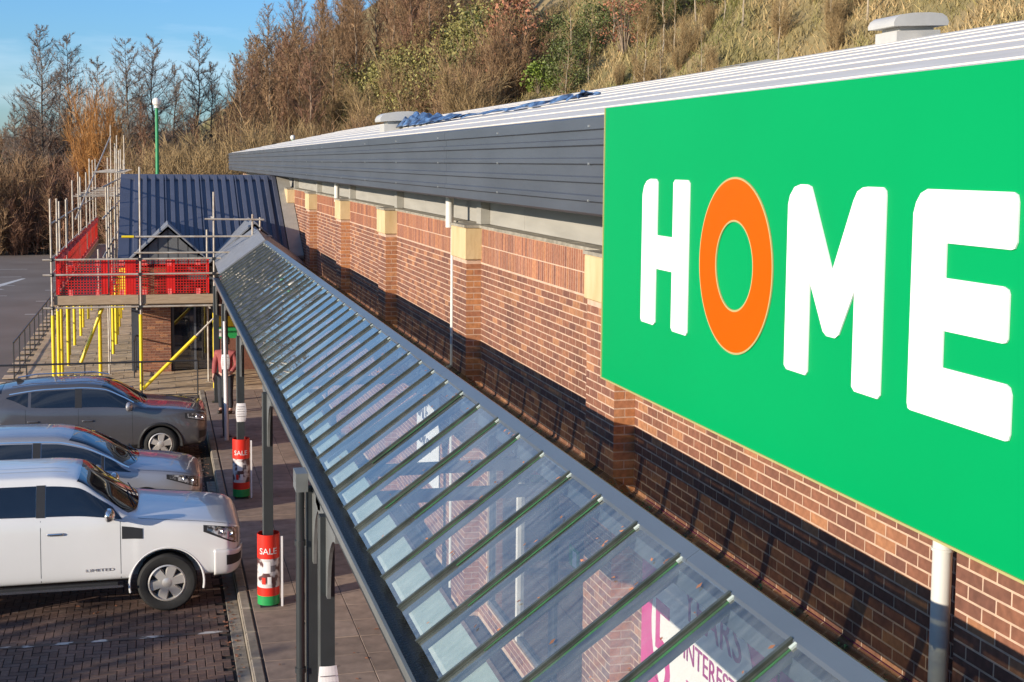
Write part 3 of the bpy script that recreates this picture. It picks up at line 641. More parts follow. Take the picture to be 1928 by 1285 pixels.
# things on the posts
def wrap_poster(label, y, zb_, zt):
    t = thing('sale_poster', label, 'poster', (1.365, y, zb_)); r = 0.145; h = zt-zb_
    bands = [(0, 0.13, 'poster_green'), (0.13, 0.25, 'poster_red'), (0.25, 0.66, 'poster_photo'), (0.66, 1.0, 'poster_red')]
    for a, b, m in bands:
        pr = [(r, zb_+a*h), (r, zb_+b*h), (r-0.004, zb_+b*h), (r-0.004, zb_+a*h)]
        MB().lathe(pr, 28, 'z', (1.365, y, 0), closed=True).build('poster_band', m, t, smooth=True)
    me = text_mesh('poster_word', 'SALE', 0.115, 'paper', 0.001); w = max(v.co.x for v in me.vertices)
    for v in me.vertices:
        ang = math.radians(-97)+(v.co.x-w/2)/r; rr = r+0.002+v.co.z
        v.co = (1.365+rr*math.cos(ang), y+rr*math.sin(ang), zb_+h*0.73+v.co.y)
    link('poster_word', me, t)
    for (a0, z0f, wf, hf, m) in ((-120, 0.46, 0.09, 0.15, 'paper'), (-85, 0.48, 0.07, 0.08, 'ink'), (-100, 0.30, 0.05, 0.1, 'paper'), (-130, 0.3, 0.05, 0.09, 'poster_red')):
        q = MB(); n = 6
        for k in range(n+1):
            an = math.radians(a0)+wf/r*(k/n); q.v += [(1.365+(r+.002)*math.cos(an), y+(r+.002)*math.sin(an), zb_+h*z0f), (1.365+(r+.002)*math.cos(an), y+(r+.002)*math.sin(an), zb_+h*z0f+hf)]
        for k in range(n): q.f.append((2*k, 2*k+2, 2*k+3, 2*k+1))
        q.build('poster_picture', m, t)
    me = text_mesh('poster_footer', 'SALE', 0.05, 'paper', 0.0005); bpy.data.meshes.remove(me)
    MB().box(1.365+0.15, 1.365+0.175, y-0.145, y-0.13, zb_-0.02, zb_+h*0.98).build('poster_edge', 'paper', t)
wrap_poster('red sale poster wrapped round the canopy post beside the white pickup bonnet', 17.55, 0.15, 1.08)
wrap_poster('red sale poster wrapped round the canopy post beside the silver car', 23.4, 0.16, 1.16)
def notice(label, y, zb_, zt, wd=0.2):
    mb = MB(); n = 10
    for k in range(n+1):
        s = k/n; bul = 0.035*math.sin(math.pi*s)
        z = zb_+(zt-zb_)*s
        for j in range(7):
            q = j/6-0.5; mb.v.append((1.365+q*(wd+bul), y-0.072-0.02*math.sin(math.pi*s)-0.05*(0.25-q*q), z))
    for k in range(n):
        for j in range(6): a = k*7+j; mb.f.append((a, a+1, a+8, a+7))
    o = mb.build('paper_notice', 'paper'); s_ = o.modifiers.new('thickness', 'SOLIDIFY'); s_.thickness = 0.003
    tag(o, label, 'notice', None)
    for q in range(5):
        z = zt-(0.18+q*0.13)*(zt-zb_); MB().box(1.365-0.07, 1.365+0.06-0.02*(q % 2), y-0.112, y-0.108, z, z+0.006).build('text_line', 'ink', o)
notice('white printed paper bulging off the canopy post next to the rainwater pipe', 11.27, 1.20, 1.64, 0.145)
notice('white printed paper taped to the post above a red sale poster', 23.4, 1.46, 1.78, 0.145)
notice('white printed paper taped to the post beside the white plastic pole', 28.8, 1.56, 1.87, 0.145)
wp = MB().tube((1.36, 28.35, 0.125), (1.35, 28.4, 1.6), 0.045, 0.04, n=12).tube((1.35, 28.4, 1.6), (1.34, 28.45, 2.6), 0.03, n=10)
tag(wp.build('white_pole', 'paper', smooth=True), 'slim white plastic pole leaning by a canopy post near the entrance', 'pole')
# posters on the store wall
def wall_poster(name, label, ya, yb_, z0, z1, m, x=3.925):
    t = thing(name, label, 'poster', (x, (ya+yb_)/2, z0)); MB().box(x, x+0.010, ya, yb_, z0, z1).build('poster_board', m, t); return t
pt = wall_poster('wall_poster', 'magenta finance poster with a pale disc reading 5 YEARS INTEREST FREE, under the canopy', 7.95, 10.5, 0.9, 3.12, 'magenta')
disc = []
for k in range(40):
    t = 2*math.pi*k/40; disc.append((9.25+1.0*math.cos(t), 2.18+0.80*math.sin(t)))
MB().extr(disc, lambda a, c: (3.9245, a, c), lambda a, c: (3.919, a, c)).build('poster_disc', 'paper', pt)
W_R, W_U = (0, -1, 0), (0, 0, 1)
lettering('poster_digit', '5', 1.15, 'magenta', pt, (3.917, 10.24, 1.60), W_R, W_U, 0.85)
lettering('poster_line', 'YEARS', 0.40, 'magenta_d', pt, (3.917, 9.55, 2.42), W_R, W_U, 0.95)
lettering('poster_line', 'INTEREST', 0.245, 'magenta_d', pt, (3.917, 9.55, 2.10), W_R, W_U, 0.95)
lettering('poster_line', 'FREE', 0.42, 'magenta', pt, (3.917, 9.5, 1.66), W_R, W_U, 0.95)
pt2 = wall_poster('wall_poster', 'plum and pink poster with pale lettering next to the 5 years poster', 5.4, 7.9, 0.9, 3.12, 'magenta_d')
lettering('poster_line', 'KIT', 0.30, 'paper', pt2, (3.917, 7.85, 2.62), W_R, W_U)
MB().box(3.919, 3.9245, 5.9, 7.8, 1.1, 2.45).build('poster_band', 'magenta', pt2)
pt3 = wall_poster('wall_poster', 'white poster with grey upright lettering on the brick under the canopy', 19.0, 20.7, 1.1, 2.55, 'paper')
lettering('poster_line', 'SALE', 0.42, 'ink', pt3, (3.917, 20.6, 2.0), W_R, W_U, 0.9); lettering('poster_line', 'NOW ON', 0.25, 'ink', pt3, (3.917, 20.6, 1.6), W_R, W_U, 0.95)
es = thing('fire_exit_sign', 'small green and white exit sign on the shopfront frame under the canopy', 'sign', (3.93, 12.45, 1.9))
MB().box(3.93, 3.945, 12.3, 12.6, 1.95, 2.15).build('sign_plate', 'poster_green', es); MB().box(3.926, 3.9295, 12.34, 12.47, 1.97, 2.12).build('sign_symbol', 'paper', es)

# ------------------------------------------------------------------ entrance building
ent = thing('entrance_building', 'low brick entrance block with dark blue corrugated roof and small grey gables', 'building', (1.5, 40, 0.04))
RY0, RZ0, RY1, RZ1, RX0, RX1 = 37.5, 3.26, 42.0, 5.42, -1.0, 3.92
def rslope(x, s, n=0.0):   # s 0..1 up the front slope
    ly, lz = RY1-RY0, RZ1-RZ0; L = math.hypot(ly, lz); return (x, RY0+ly*s-n*lz/L, RZ0+lz*s+n*ly/L)
pit = 0.24; shs = [(-0.72, 0.3), (0.3, 1.32), (1.32, 2.34), (2.34, 3.56)]
for (xa, xb) in shs:
    prf = []; x = xa
    while x < xb-0.02:
        w = min(pit, xb-x); prf += [(x, 0.0), (x+w*0.45, 0.0), (x+w*0.50, 0.075), (x+w*0.95, 0.075)]; x += pit
    prf += [(xb-0.001, 0.0), (xb-0.001, -0.02), (xa, -0.02)]
    MB().extr(prf, lambda a, c: rslope(a, 0, c), lambda a, c: rslope(a, 1, c)).build('roof_sheet', 'corr', ent)
MB().extr([(RX0, -0.03), (-0.722, -0.03), (-0.722, 0.03), (RX0, 0.06)], lambda a, c: rslope(a, 0, c), lambda a, c: rslope(a, 1.0, c)).build('verge_flashing', 'corr', ent)
MB().extr([(3.562, -0.02), (3.93, -0.02), (3.93, 0.09), (3.562, 0.07)], lambda a, c: rslope(a, 0, c), lambda a, c: rslope(a, 1.0, c)).build('abutment_flashing', 'tan_flash', ent)
MB().extr([(41.8, 5.38), (42.0, 5.50), (42.25, 5.38), (42.25, 5.33), (41.8, 5.33)], lambda y, z: (RX0, y, z), lambda y, z: (3.93, y, z)).build('ridge_cap', 'corr', ent)
MB().extr([(42.0, 5.40), (46.5, 3.26), (46.5, 3.2), (42.0, 5.34)], lambda y, z: (RX0, y, z), lambda y, z: (3.93, y, z)).build('rear_roof', 'corr', ent)
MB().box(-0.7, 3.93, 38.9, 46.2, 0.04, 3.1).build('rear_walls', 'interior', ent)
ew = MB().box(-0.40, 0.36, 38.55, 39.4, 0.04, 3.2).build('brick_pier', 'mortar', ent)
eb = MB()
for c in range(41):
    z = 0.06+c*BH
    off = 0 if c % 2 else -0.11
    for k in range(5):
        a, b = -0.40+off+k*0.225, -0.40+off+(k+1)*0.225; a, b = max(a, -0.40), min(b, 0.36)
        if b-a > 0.05: eb.box(a+0.005, b-0.005, 38.538, 38.55, z, z+BW)
tag(eb.build('brickwork', 'brick', ew, fix=False), kind='stuff')
MB().extr([(37.35, 3.05), (37.5, 3.26), (37.55, 3.22), (37.55, 3.05)], lambda y, z: (RX0, y, z), lambda y, z: (3.9, y, z)).build('eaves_gutter', 'canopy_steel', ent)
for k, x in enumerate((0.42, 1.02, 1.62)): MB().box(x-0.03, x+0.03, 38.75, 38.83, 0.05, 2.6).build('door_frame', 'frame', ent)
for x0, x1 in ((0.452, 0.988), (1.052, 1.588)): MB().box(x0, x1, 38.78, 38.79, 0.08, 2.55).build('door_glass', 'shop_glass', ent)
MB().box(0.40, 1.68, 38.75, 38.85, 2.602, 3.1).build('door_head', 'frame', ent)
MB().box(1.70, 3.9, 38.55, 38.85, 0.05, 3.1).build('side_wall', 'brick', ent)
def gablet(cx, hw, za, yf, label_board):
    zb = 3.26; sl = (za-zb)/hw
    yback = RY0+(za-RZ0)/(RZ1-RZ0)*(RY1-RY0)
    for s in (-1, 1):
        MB().extr([(0, za), (hw+0.12, za-sl*(hw+0.12)), (hw+0.12, za-sl*(hw+0.12)-0.05), (0, za-0.055)], lambda a, c: (cx+s*a, yf-0.16, c+0.03), lambda a, c: (cx+s*a, yback if a < 0.05 else RY0+0.02, c+0.03)).build('gable_roof', 'lead', ent)
    n = 8
    for k in range(n):
        x0, x1 = -hw+2*hw*k/n+0.012, -hw+2*hw*(k+1)/n-0.012
        t0, t1 = za-0.1-sl*abs(x0), za-0.1-sl*abs(x1)
        mb = MB()
        pts = [(x0, zb-0.1), (x1, zb-0.1), (x1, max(t1, zb)), (x0, max(t0, zb))]
        mb.extr(pts, lambda a, c: (cx+a, yf, c), lambda a, c: (cx+a, yf+0.03, c)).build('gable_board', 'grey_clad', ent)
    MB().extr([(-hw, zb-0.1), (hw, zb-0.1), (0, za-0.12)], lambda a, c: (cx+a, yf+0.032, c), lambda a, c: (cx+a, yf+0.06, c)).build('gable_backing', 'soffit', ent)
gablet(0.30, 1.03, 4.20, 37.2, '')
gablet(2.55, 1.15, 4.28, 36.9, '')
MB().extr([(1.44, 3.2), (2.55, 4.02), (3.7, 3.2)], lambda a, c: (a, 33.25, c), lambda a, c: (a, 36.85, c+0.16)).build('link_roof', 'lead', ent)
for x in (1.5,): MB().box(x-0.06, x+0.06, 36.6, 36.72, 0.05, 3.2).build('porch_post', 'canopy_steel', ent)
sg = thing('entrance_sign', 'green and white information sign by the entrance doors behind the canopy posts', 'sign', (1.75, 37.0, 1.2))
MB().box(1.45, 2.15, 37.0, 37.02, 1.15, 1.45).build('sign_plate', 'poster_green', sg); MB().box(1.52, 1.80, 36.994, 36.9995, 1.2, 1.4).build('sign_symbol', 'paper', sg)
MB().box(1.55, 2.1, 37.0, 37.02, 1.47, 1.75).build('sign_upper', 'yellow', sg); MB().box(1.5, 1.54, 37.03, 37.07, 0.045, 1.75).build('sign_leg', 'black_rail', sg); MB().box(2.05, 2.09, 37.03, 37.07, 0.045, 1.75).build('sign_leg', 'black_rail', sg)

# ------------------------------------------------------------------ scaffold
scf = thing('scaffold', 'galvanised tube scaffold with yellow leg sleeves and timber platform round the entrance', 'scaffold', (-1, 36, 0.05))
TR = 0.025
def standard(x, y, top, sleeve=True, zb=0.05):
    s = MB().tube((x, y, zb), (x+rng.normal(0, 0.012), y, top), TR, n=8).build('standard', 'galv', scf, smooth=True)
    MB().box(x-0.07, x+0.07, y-0.07, y+0.07, zb-0.002, zb+0.008).build('base_plate', 'galv', s)
    if sleeve: MB().tube((x, y, zb+0.01), (x, y, 2.02+rng.normal(0, 0.04)), 0.046, n=10).build('yellow_sleeve', 'yellow', s, smooth=True)
def ledger(p, q, r=0.024, m='galv', name='ledger'): return MB().tube(p, q, r, n=8).build(name, m, scf, smooth=True)
for x, t in ((-2.53, 4.93), (-0.41, 5.74), (1.42, 5.12)): standard(x, 35.5, t)
standard(1.30, 36.6, 4.1, False); standard(-1.45, 36.6, 3.6); standard(-2.5, 36.9, 4.9)
ys = [38.4, 40.2, 42.4, 44.6, 47, 49.4, 52, 55, 58, 61]
for k, y in enumerate(ys):
    standard(-2.5+rng.normal(0, 0.03), y, 5.0+rng.uniform(-0.3, 0.5)+0.02*k*k*0.6); standard(-1.3+rng.normal(0, 0.03), y, 4.9+rng.uniform(-0.6, 0.9)+0.022*k*k, k > 1)
for x, y, t in ((-1.85, 60.5, 7.4), (-1.65, 59, 6.6), (-1.5, 57, 6.9), (-1.2, 56, 6.2), (-1.75, 54, 6.0)): standard(x, y, t, False)
for z in (2.20, 3.03, 3.41): ledger((-2.75, 35.46, z), (1.60, 35.46, z+rng.normal(0, 0.01)))
ledger((-0.55, 35.44, 3.575), (2.55, 35.5, 3.57)); ledger((-0.85, 35.44, 3.985), (2.9, 35.5, 3.98)); ledger((1.2, 35.44, 4.43), (2.7, 35.5, 4.41))
MB().tube((-0.85, 35.44, 3.985), (-0.55, 35.44, 3.985), 0.032, n=8).build('tube_end_sleeve', 'yellow', scf)
for z in (2.2, 3.03, 3.41, 4.3): ledger((-2.55, 35.4, z), (-2.53, 61.5, z+0.02))
for z in (2.2, 3.4, 4.4, 5.2): ledger((-1.33, 36.4, z), (-1.30, 61.5, z+0.02))
for k, y in enumerate(ys):
    ledger((-2.75, y+0.05, 2.16), (-1.1, y+0.05, 2.16), name='transom')
    if k > 3: ledger((-2.7, y+0.05, 4.7), (-1.0, y+0.05, 4.72), name='transom'); ledger((-2.0, y+0.05, 5.5), (-1.0, y+0.05, 5.5), name='transom')
for k, x in enumerate((-2.4, -0.5, 1.3)): ledger((x, 35.3, 2.16), (x, 36.9, 2.16), name='transom')
MB().tube((-0.38, 35.42, 0.10), (0.95, 35.42, 1.42), 0.045, n=10).build('brace_sleeve', 'yellow', scf, smooth=True); ledger((-0.38, 35.42, 0.10), (1.50, 35.42, 1.98), name='brace')
MB().tube((-1.9, 35.9, 0.75), (-1.35, 35.9, 2.15), 0.045, n=10).build('brace_sleeve', 'yellow', scf, smooth=True)
ledger((-2.52, 46, 4.0), (-1.85, 60.4, 6.9), 0.03, name='raker')
for k in range(4): MB().box(-2.6, 1.5, 35.60+k*0.235, 35.825+k*0.235, 2.23, 2.268).build('board', 'timber', scf)
for k in range(5): MB().box(-2.46+k*0.23, -2.24+k*0.23, 36.6, 61.5, 2.23+0.003*k, 2.268+0.003*k).build('board', 'timber', scf)
MB().box(-2.50, -0.46, 35.53, 35.568, 2.27, 2.50).build('toe_board', 'timber', scf); MB().box(-0.36, 1.40, 35.53, 35.568, 2.27, 2.50).build('toe_board', 'timber', scf)
MB().box(-2.46, -2.42, 35.7, 61.0, 2.27, 2.50).build('toe_board', 'timber', scf)
cl = MB()
for x in (-2.53, -0.41, 1.42):
    for z in (2.2, 3.03, 3.41): cl.box(x-0.045, x+0.045, 35.43, 35.54, z-0.04, z+0.04)
tag(cl.build('couplers', 'black_rail', scf), kind='stuff')
ledger((1.42, 35.5, 4.43), (1.42, 36.7, 4.43), name='transom'); standard(2.40, 35.55, 4.55, False, 3.3); standard(2.62, 35.9, 4.45, False, 3.3)
# red mesh guards
def guard(label, p0, p1, z0, z1, group, nx=24, nz=18, solid=()):
    p0, p1 = Vector(p0), Vector(p1); d = p1-p0; L = d.length; d.normalize(); nrm = Vector((d.y, -d.x, 0))*0.004
    t = thing('brick_guard', label, 'mesh guard', (p0.x, p0.y, z0), group)
    mb = MB()
    def bar(a0, a1, c0, c1):
        q = [p0+d*a0, p0+d*a1]; b = len(mb.v)
        for s in (-1, 1):
            for a in q:
                for c in (c0, c1): v = a+nrm*s; mb.v.append((v.x, v.y, c))
        mb.f += [tuple(b+i for i in f) for f in ((0, 2, 3, 1), (4, 5, 7, 6), (0, 1, 5, 4), (2, 6, 7, 3), (1, 3, 7, 5), (0, 4, 6, 2))]
    for k in range(nx+1): a = L*k/nx; bar(max(a-0.008, 0), min(a+0.008, L), z0, z1)
    for k in range(nz+1): c = z0+(z1-z0)*k/nz; bar(0, L, max(c-0.008, z0), min(c+0.008, z1))
    mb.build('mesh_grid', 'red_mesh', t)
    for a0, a1 in solid:
        q0, q1 = p0+d*a0-nrm*2, p0+d*a1-nrm*2; MB().quad((q0.x, q0.y, z0), (q1.x, q1.y, z0), (q1.x, q1.y, z1), (q0.x, q0.y, z1)).build('solid_strip', 'red_mesh', t)
    for f in (0.28, 0.8):
        q = p0+d*(L*f)-nrm*3; MB().box(q.x-0.05, q.x+0.05, q.y-0.012, q.y-0.006, z0-0.12, z0+0.12).build('strap', 'red_pale', t); MB().box(q.x-0.06, q.x+0.06, q.y-0.012, q.y-0.006, z1-0.16, z1-0.02).build('strap', 'red_pale', t)
GF = 'red mesh guards across the scaffold front'
guard('red plastic mesh guard at the outer corner of the scaffold front', (-2.45, 35.62, 0), (-1.2, 35.62, 0), 2.52, 3.40, None, 17, 13, ((0, 0.06), (1.1, 1.25)))
guard('red plastic mesh guard left of the tall middle scaffold tube', (-1.16, 35.62, 0), (-0.1, 35.62, 0), 2.50, 3.40, None, 15, 13, ((0.0, 0.05), (0.38, 0.62)))
guard('red plastic mesh guard before the grey gable boards', (-0.06, 35.62, 0), (1.30, 35.62, 0), 2.52, 3.40, None, 19, 13, ((0.3, 0.52), (1.3, 1.36)))
for k in range(14):
    ya = 36.2+k*1.8
    guard('red mesh guard in the long row down the scaffold side', (-2.47, ya+1.76, 0), (-2.47, ya, 0), 2.52, 3.43, 'red mesh guards down the scaffold side', 22, 14, ((0, 0.2), (0.5, 0.8), (1.1, 1.35)))

# ------------------------------------------------------------------ rails
def railing(name, label, pts, h, z0, nb, parent_loc):
    t = thing(name, label, 'railing', parent_loc)
    for (a, b) in zip(pts[:-1], pts[1:]):
        a, b = Vector(a), Vector(b)
        MB().tube((a.x, a.y, z0+h), (b.x, b.y, z0+h), 0.024, n=8).build('top_rail', 'black_rail', t, smooth=True)
        MB().tube((a.x, a.y, z0+0.12), (b.x, b.y, z0+0.12), 0.015, n=6).build('bottom_rail', 'black_rail', t)
        n = max(1, int((b-a).length/nb))
        for k in range(n+1):
            q = a.lerp(b, k/n); MB().tube((q.x, q.y, z0), (q.x, q.y, z0+h), 0.018, n=6).build('rail_post', 'black_rail', t)
railing('handrail', 'black metal handrail along the outer edge of the paved forecourt', [(-3.70, 37.8, 0), (-3.62, 56, 0)], 1.05, 0.0, 1.5, (-3.7, 45, 0))
railing('guardrail', 'low black guardrail between the parked cars and the scaffold', [(-4.4, 34.2, 0), (0.95, 34.2, 0)], 0.95, 0.02, 1.3, (-2, 34.2, 0))
railing('handrail', 'short black handrail by the brick entrance pier', [(-0.62, 37.6, 0), (-0.52, 40.5, 0)], 1.0, 0.04, 0.9, (-0.6, 38, 0))

# ------------------------------------------------------------------ lamp post
lp = thing('lamp_post', 'tall green lamp column with a pale globe among the bare trees', 'lamp post', (0.09, 66, 0))
MB().tube((0.09, 66, 0), (0.09, 66, 8.35), 0.11, 0.075, n=12).build('column', 'lamp_green', lp, smooth=True)
MB().lathe([(0.001, 8.35), (0.12, 8.36), (0.12, 8.44), (0.09, 8.46), (0.17, 8.52), (0.2, 8.64), (0.17, 8.76), (0.08, 8.83), (0.001, 8.84)], 16, 'z', (0.09, 66, 0)).build('globe', 'globe', lp, smooth=True)
lp = thing('lamp_post', 'green lamp column whose tip shows just behind the end of the store roof', 'lamp post', (6.6, 68, 0))
MB().tube((6.6, 68, 0), (6.6, 68, 7.0), 0.09, 0.07, n=12).build('column', 'lamp_green', lp, smooth=True); MB().lathe([(0.001, 7.0), (0.1, 7.01), (0.13, 7.1), (0.1, 7.2), (0.001, 7.24)], 14, 'z', (6.6, 68, 0)).build('globe', 'globe', lp, smooth=True)

# ------------------------------------------------------------------ cars
MT['car_white'] = mat('car_white', (0.72, 0.72, 0.71), 0.28, var=0.03, scale=1.5, coat=0.8)
MT['car_silver'] = mat('car_silver', (0.42, 0.42, 0.44), 0.3, metal=0.55, var=0.04, scale=2, coat=0.8)
MT['car_grey'] = mat('car_grey', (0.13, 0.125, 0.13), 0.3, metal=0.5, var=0.05, scale=2, coat=0.9)
MT['car_glass'] = mat('car_glass', (0.010, 0.014, 0.020), 0.03, var=0.1, spec=0.8, coat=0.5)
MT['plastic'] = mat('black_plastic', (0.022, 0.022, 0.023), 0.5)
MT['seam'] = mat('panel_gap', (0.02, 0.02, 0.02), 0.8)
MT['tyre'] = mat('tyre', (0.016, 0.016, 0.016), 0.8, var=0.2, scale=20, bump=0.2)
MT['alloy'] = mat('alloy_wheel', (0.58, 0.55, 0.51), 0.35, metal=0.45, var=0.05)
MT['chrome'] = mat('chrome', (0.72, 0.70, 0.68), 0.12, metal=0.95, var=0.02)
MT['lamp_lens'] = mat('headlamp_lens', (0.05, 0.05, 0.055), 0.06, c2=(0.45, 0.45, 0.46), scale=16, thresh=(0.45, 0.6), coat=1.0, spec=0.8)
MT['lamp_red'] = mat('tail_lamp', (0.42, 0.015, 0.015), 0.15, coat=0.6)
MT['plate_white'] = mat('number_plate', (0.70, 0.70, 0.66), 0.4)

class Shell:
    """body surface S(x, t): sections interpolated along x; t runs from the bottom centre (0) to the roof centre (7) of one side"""
    def __init__(s, rows):
        rows = sorted(rows, key=lambda r: r[0]); s.x = np.array([r[0] for r in rows])
        P = []
        for r in rows:
            zb, wb, zs, ws, zm, wm, zt, wt, ze, we, zr, wr, zc = r[1:]
            P.append([(0, zb), (wb, zb), (ws, zs), (wm, zm), (wt, zt), (we, ze), (wr, zr), (0, zc)])
        s.P = np.array(P)
        d = np.diff(s.P, axis=0)/np.diff(s.x)[:, None, None]; m = np.zeros_like(s.P)
        for k in range(1, len(rows)-1):                       # monotone slopes
            a, b = d[k-1], d[k]; ok = a*b > 0; m[k] = np.where(ok, 2*a*b/np.where(ok, a+b, 1), 0)
        m[0], m[-1] = d[0], d[-1]; s.m = m
    def section(s, x):
        x = min(max(x, s.x[0]), s.x[-1]); k = min(max(np.searchsorted(s.x, x)-1, 0), len(s.x)-2)
        h = s.x[k+1]-s.x[k]; t = (x-s.x[k])/h
        return (2*t**3-3*t**2+1)*s.P[k]+(t**3-2*t**2+t)*h*s.m[k]+(-2*t**3+3*t**2)*s.P[k+1]+(t**3-t**2)*h*s.m[k+1]
    def at(s, x, t):
        p = s.section(x); n = 7; k = min(int(t), n-1); q = t-k
        def g(i):
            if i < 0: return p[1]*np.array([-1, 1])
            if i > n: return p[6]*np.array([-1, 1])
            return p[i]
        a, b, c, d = g(k-1), p[k], p[k+1], g(k+2); ten = 0.33
        m1, m2 = (c-a)*ten, (d-b)*ten
        r = (2*q**3-3*q*q+1)*b+(q**3-2*q*q+q)*m1+(-2*q**3+3*q*q)*c+(q**3-q*q)*m2
        return np.array([x, max(r[0], 0), r[1]])
    def pt(s, x, t, side, off=0.0):
        p = s.at(x, t); e = 0.004
        if off:
            u = s.at(min(x+e, s.x[-1]), t)-s.at(max(x-e, s.x[0]), t); v = s.at(x, min(t+e*4, 7))-s.at(x, max(t-e*4, 0)); n = np.cross(u, v); l = np.linalg.norm(n)
            if l > 1e-9:
                n = n/l
                if n[1] < -0.2 or (abs(n[1]) <= 0.2 and n[2] < 0): n = -n
                p = p+n*off
        return (p[0], p[1]*side, p[2])
    def grid(s, nx, nt):
        xs = np.interp(np.linspace(0, len(s.x)-1, nx), np.arange(len(s.x)), s.x)
        mb = MB(); ring_n = None
        for x in xs:
            half = [s.pt(x, 7*k/nt, 1) for k in range(nt+1)]
            full = half+[(p[0], -p[1], p[2]) for p in half[-2:0:-1]]; ring_n = len(full); mb.v += full
        for i in range(nx-1):
            for k in range(ring_n): a = i*ring_n+k; b = i*ring_n+(k+1) % ring_n; mb.f.append((a, b, b+ring_n, a+ring_n))
        mb.f.append(tuple(range(ring_n))[::-1]); mb.f.append(tuple((nx-1)*ring_n+k for k in range(ring_n)))
        return mb
    def patch(s, x0, x1, t0, t1, side, off, nx=10, nt=6):
        f0 = t0 if callable(t0) else (lambda q: t0); f1 = t1 if callable(t1) else (lambda q: t1)
        mb = MB()
        for i in range(nx+1):
            q = i/nx; x = x0+(x1-x0)*q; a, b = f0(q), f1(q)
            for j in range(nt+1): mb.v.append(s.pt(x, a+(b-a)*j/nt, side, off))
        for i in range(nx):
            for j in range(nt): a = i*(nt+1)+j; mb.f.append((a, a+1, a+nt+2, a+nt+1))
        return mb
    def over(s, x0, x1, t0, off, nx=10, ny=14):
        """patch across the whole width from t0 on one side to t0 on the other; x may bow with y"""
        mb = MB()
        for i in range(nx+1):
            for j in range(ny+1):
                q = -1+2*j/ny; t = 7-(7-t0)*abs(q); f = i/nx
                xa = x0 if not callable(x0) else x0(q); xb = x1 if not callable(x1) else x1(q)
                mb.v.append(s.pt(xa+(xb-xa)*f, t, 1 if q >= 0 else -1, off))
        for i in range(nx):
            for j in range(ny): a = i*(ny+1)+j; mb.f.append((a, a+1, a+ny+2, a+ny+1))
        return mb
    def line(s, pts, side, w=0.006, off=0.0015):
        mb = MB(); n = 8
        P = []
        for (xa, ta), (xb, tb) in zip(pts[:-1], pts[1:]):
            for k in range(n+1): P.append((xa+(xb-xa)*k/n, ta+(tb-ta)*k/n))
        Q = [Vector(s.pt(x, t, side, off)) for x, t in P]
        for a, b in zip(Q[:-1], Q[1:]):
            d = b-a
            if d.length < 1e-5: continue
            d.normalize(); c = d.cross(Vector((0, side, 0.25)).normalized()).normalized()*w/2; mb.quad(a-c, a+c, b+c, b-c)
        return mb

def wheel(car, x, y, side, R, W, rim, spokes, style):
    w = thing('wheel', '', '', (0, 0, 0)); 
    for k in list(w.keys()): del w[k]
    w.parent = car; w.matrix_parent_inverse = Matrix(); w.location = (x, y, R)
    def add(mb, n, m):
        o = mb.build(n, m, None, smooth=True); o.parent = w; return o
    s = side
    tp = [(rim, -W/2+0.02), (rim+0.03, -W/2), (R-0.035, -W/2+0.005), (R-0.008, -W/2+0.03), (R, 0), (R-0.008, W/2-0.03), (R-0.035, W/2-0.005), (rim+0.03, W/2), (rim, W/2-0.02)]
    add(MB().lathe(tp, 40, 'y'), 'tyre', 'tyre')
    add(MB().lathe([(rim+0.004, s*W*0.5-s*0.012), (rim-0.014, s*W*0.5-s*0.004), (rim-0.022, s*W*0.5-s*0.03), (rim-0.03, 0), (rim+0.004, -s*W*0.3)], 40, 'y'), 'rim', 'alloy')
    add(MB().lathe([(0.001, s*W*0.20), (rim-0.02, s*W*0.16), (rim-0.02, s*W*0.12), (0.001, s*W*0.10)], 32, 'y'), 'brake_disc', 'plastic')
    yo = s*W*0.40
    for k in range(spokes):
        t = 2*math.pi*k/spokes+0.2; c, sn = math.cos(t), math.sin(t)
        wi, wo = style
        def P(r, u, dy): return (r*c-u*sn, yo+dy, r*sn+u*c)
        mb = MB(); mb.v = [P(0.05, -wi, s*0.012), P(0.05, wi, s*0.012), P(rim-0.012, wo, s*0.0), P(rim-0.012, -wo, s*0.0), P(0.05, -wi*1.3, -s*0.035), P(0.05, wi*1.3, -s*0.035), P(rim-0.012, wo*1.35, -s*0.04), P(rim-0.012, -wo*1.35, -s*0.04)]
        mb.f = [(0, 1, 2, 3), (0, 4, 5, 1), (1, 5, 6, 2), (2, 6, 7, 3), (3, 7, 4, 0), (4, 7, 6, 5)]
        o = mb.build('spoke', 'alloy', None); o.parent = w
    add(MB().lathe([(0.001, yo+s*0.024), (0.04, yo+s*0.022), (0.07, yo+s*0.010), (0.075, yo-s*0.03)], 20, 'y'), 'hub_cap', 'alloy')
    return w

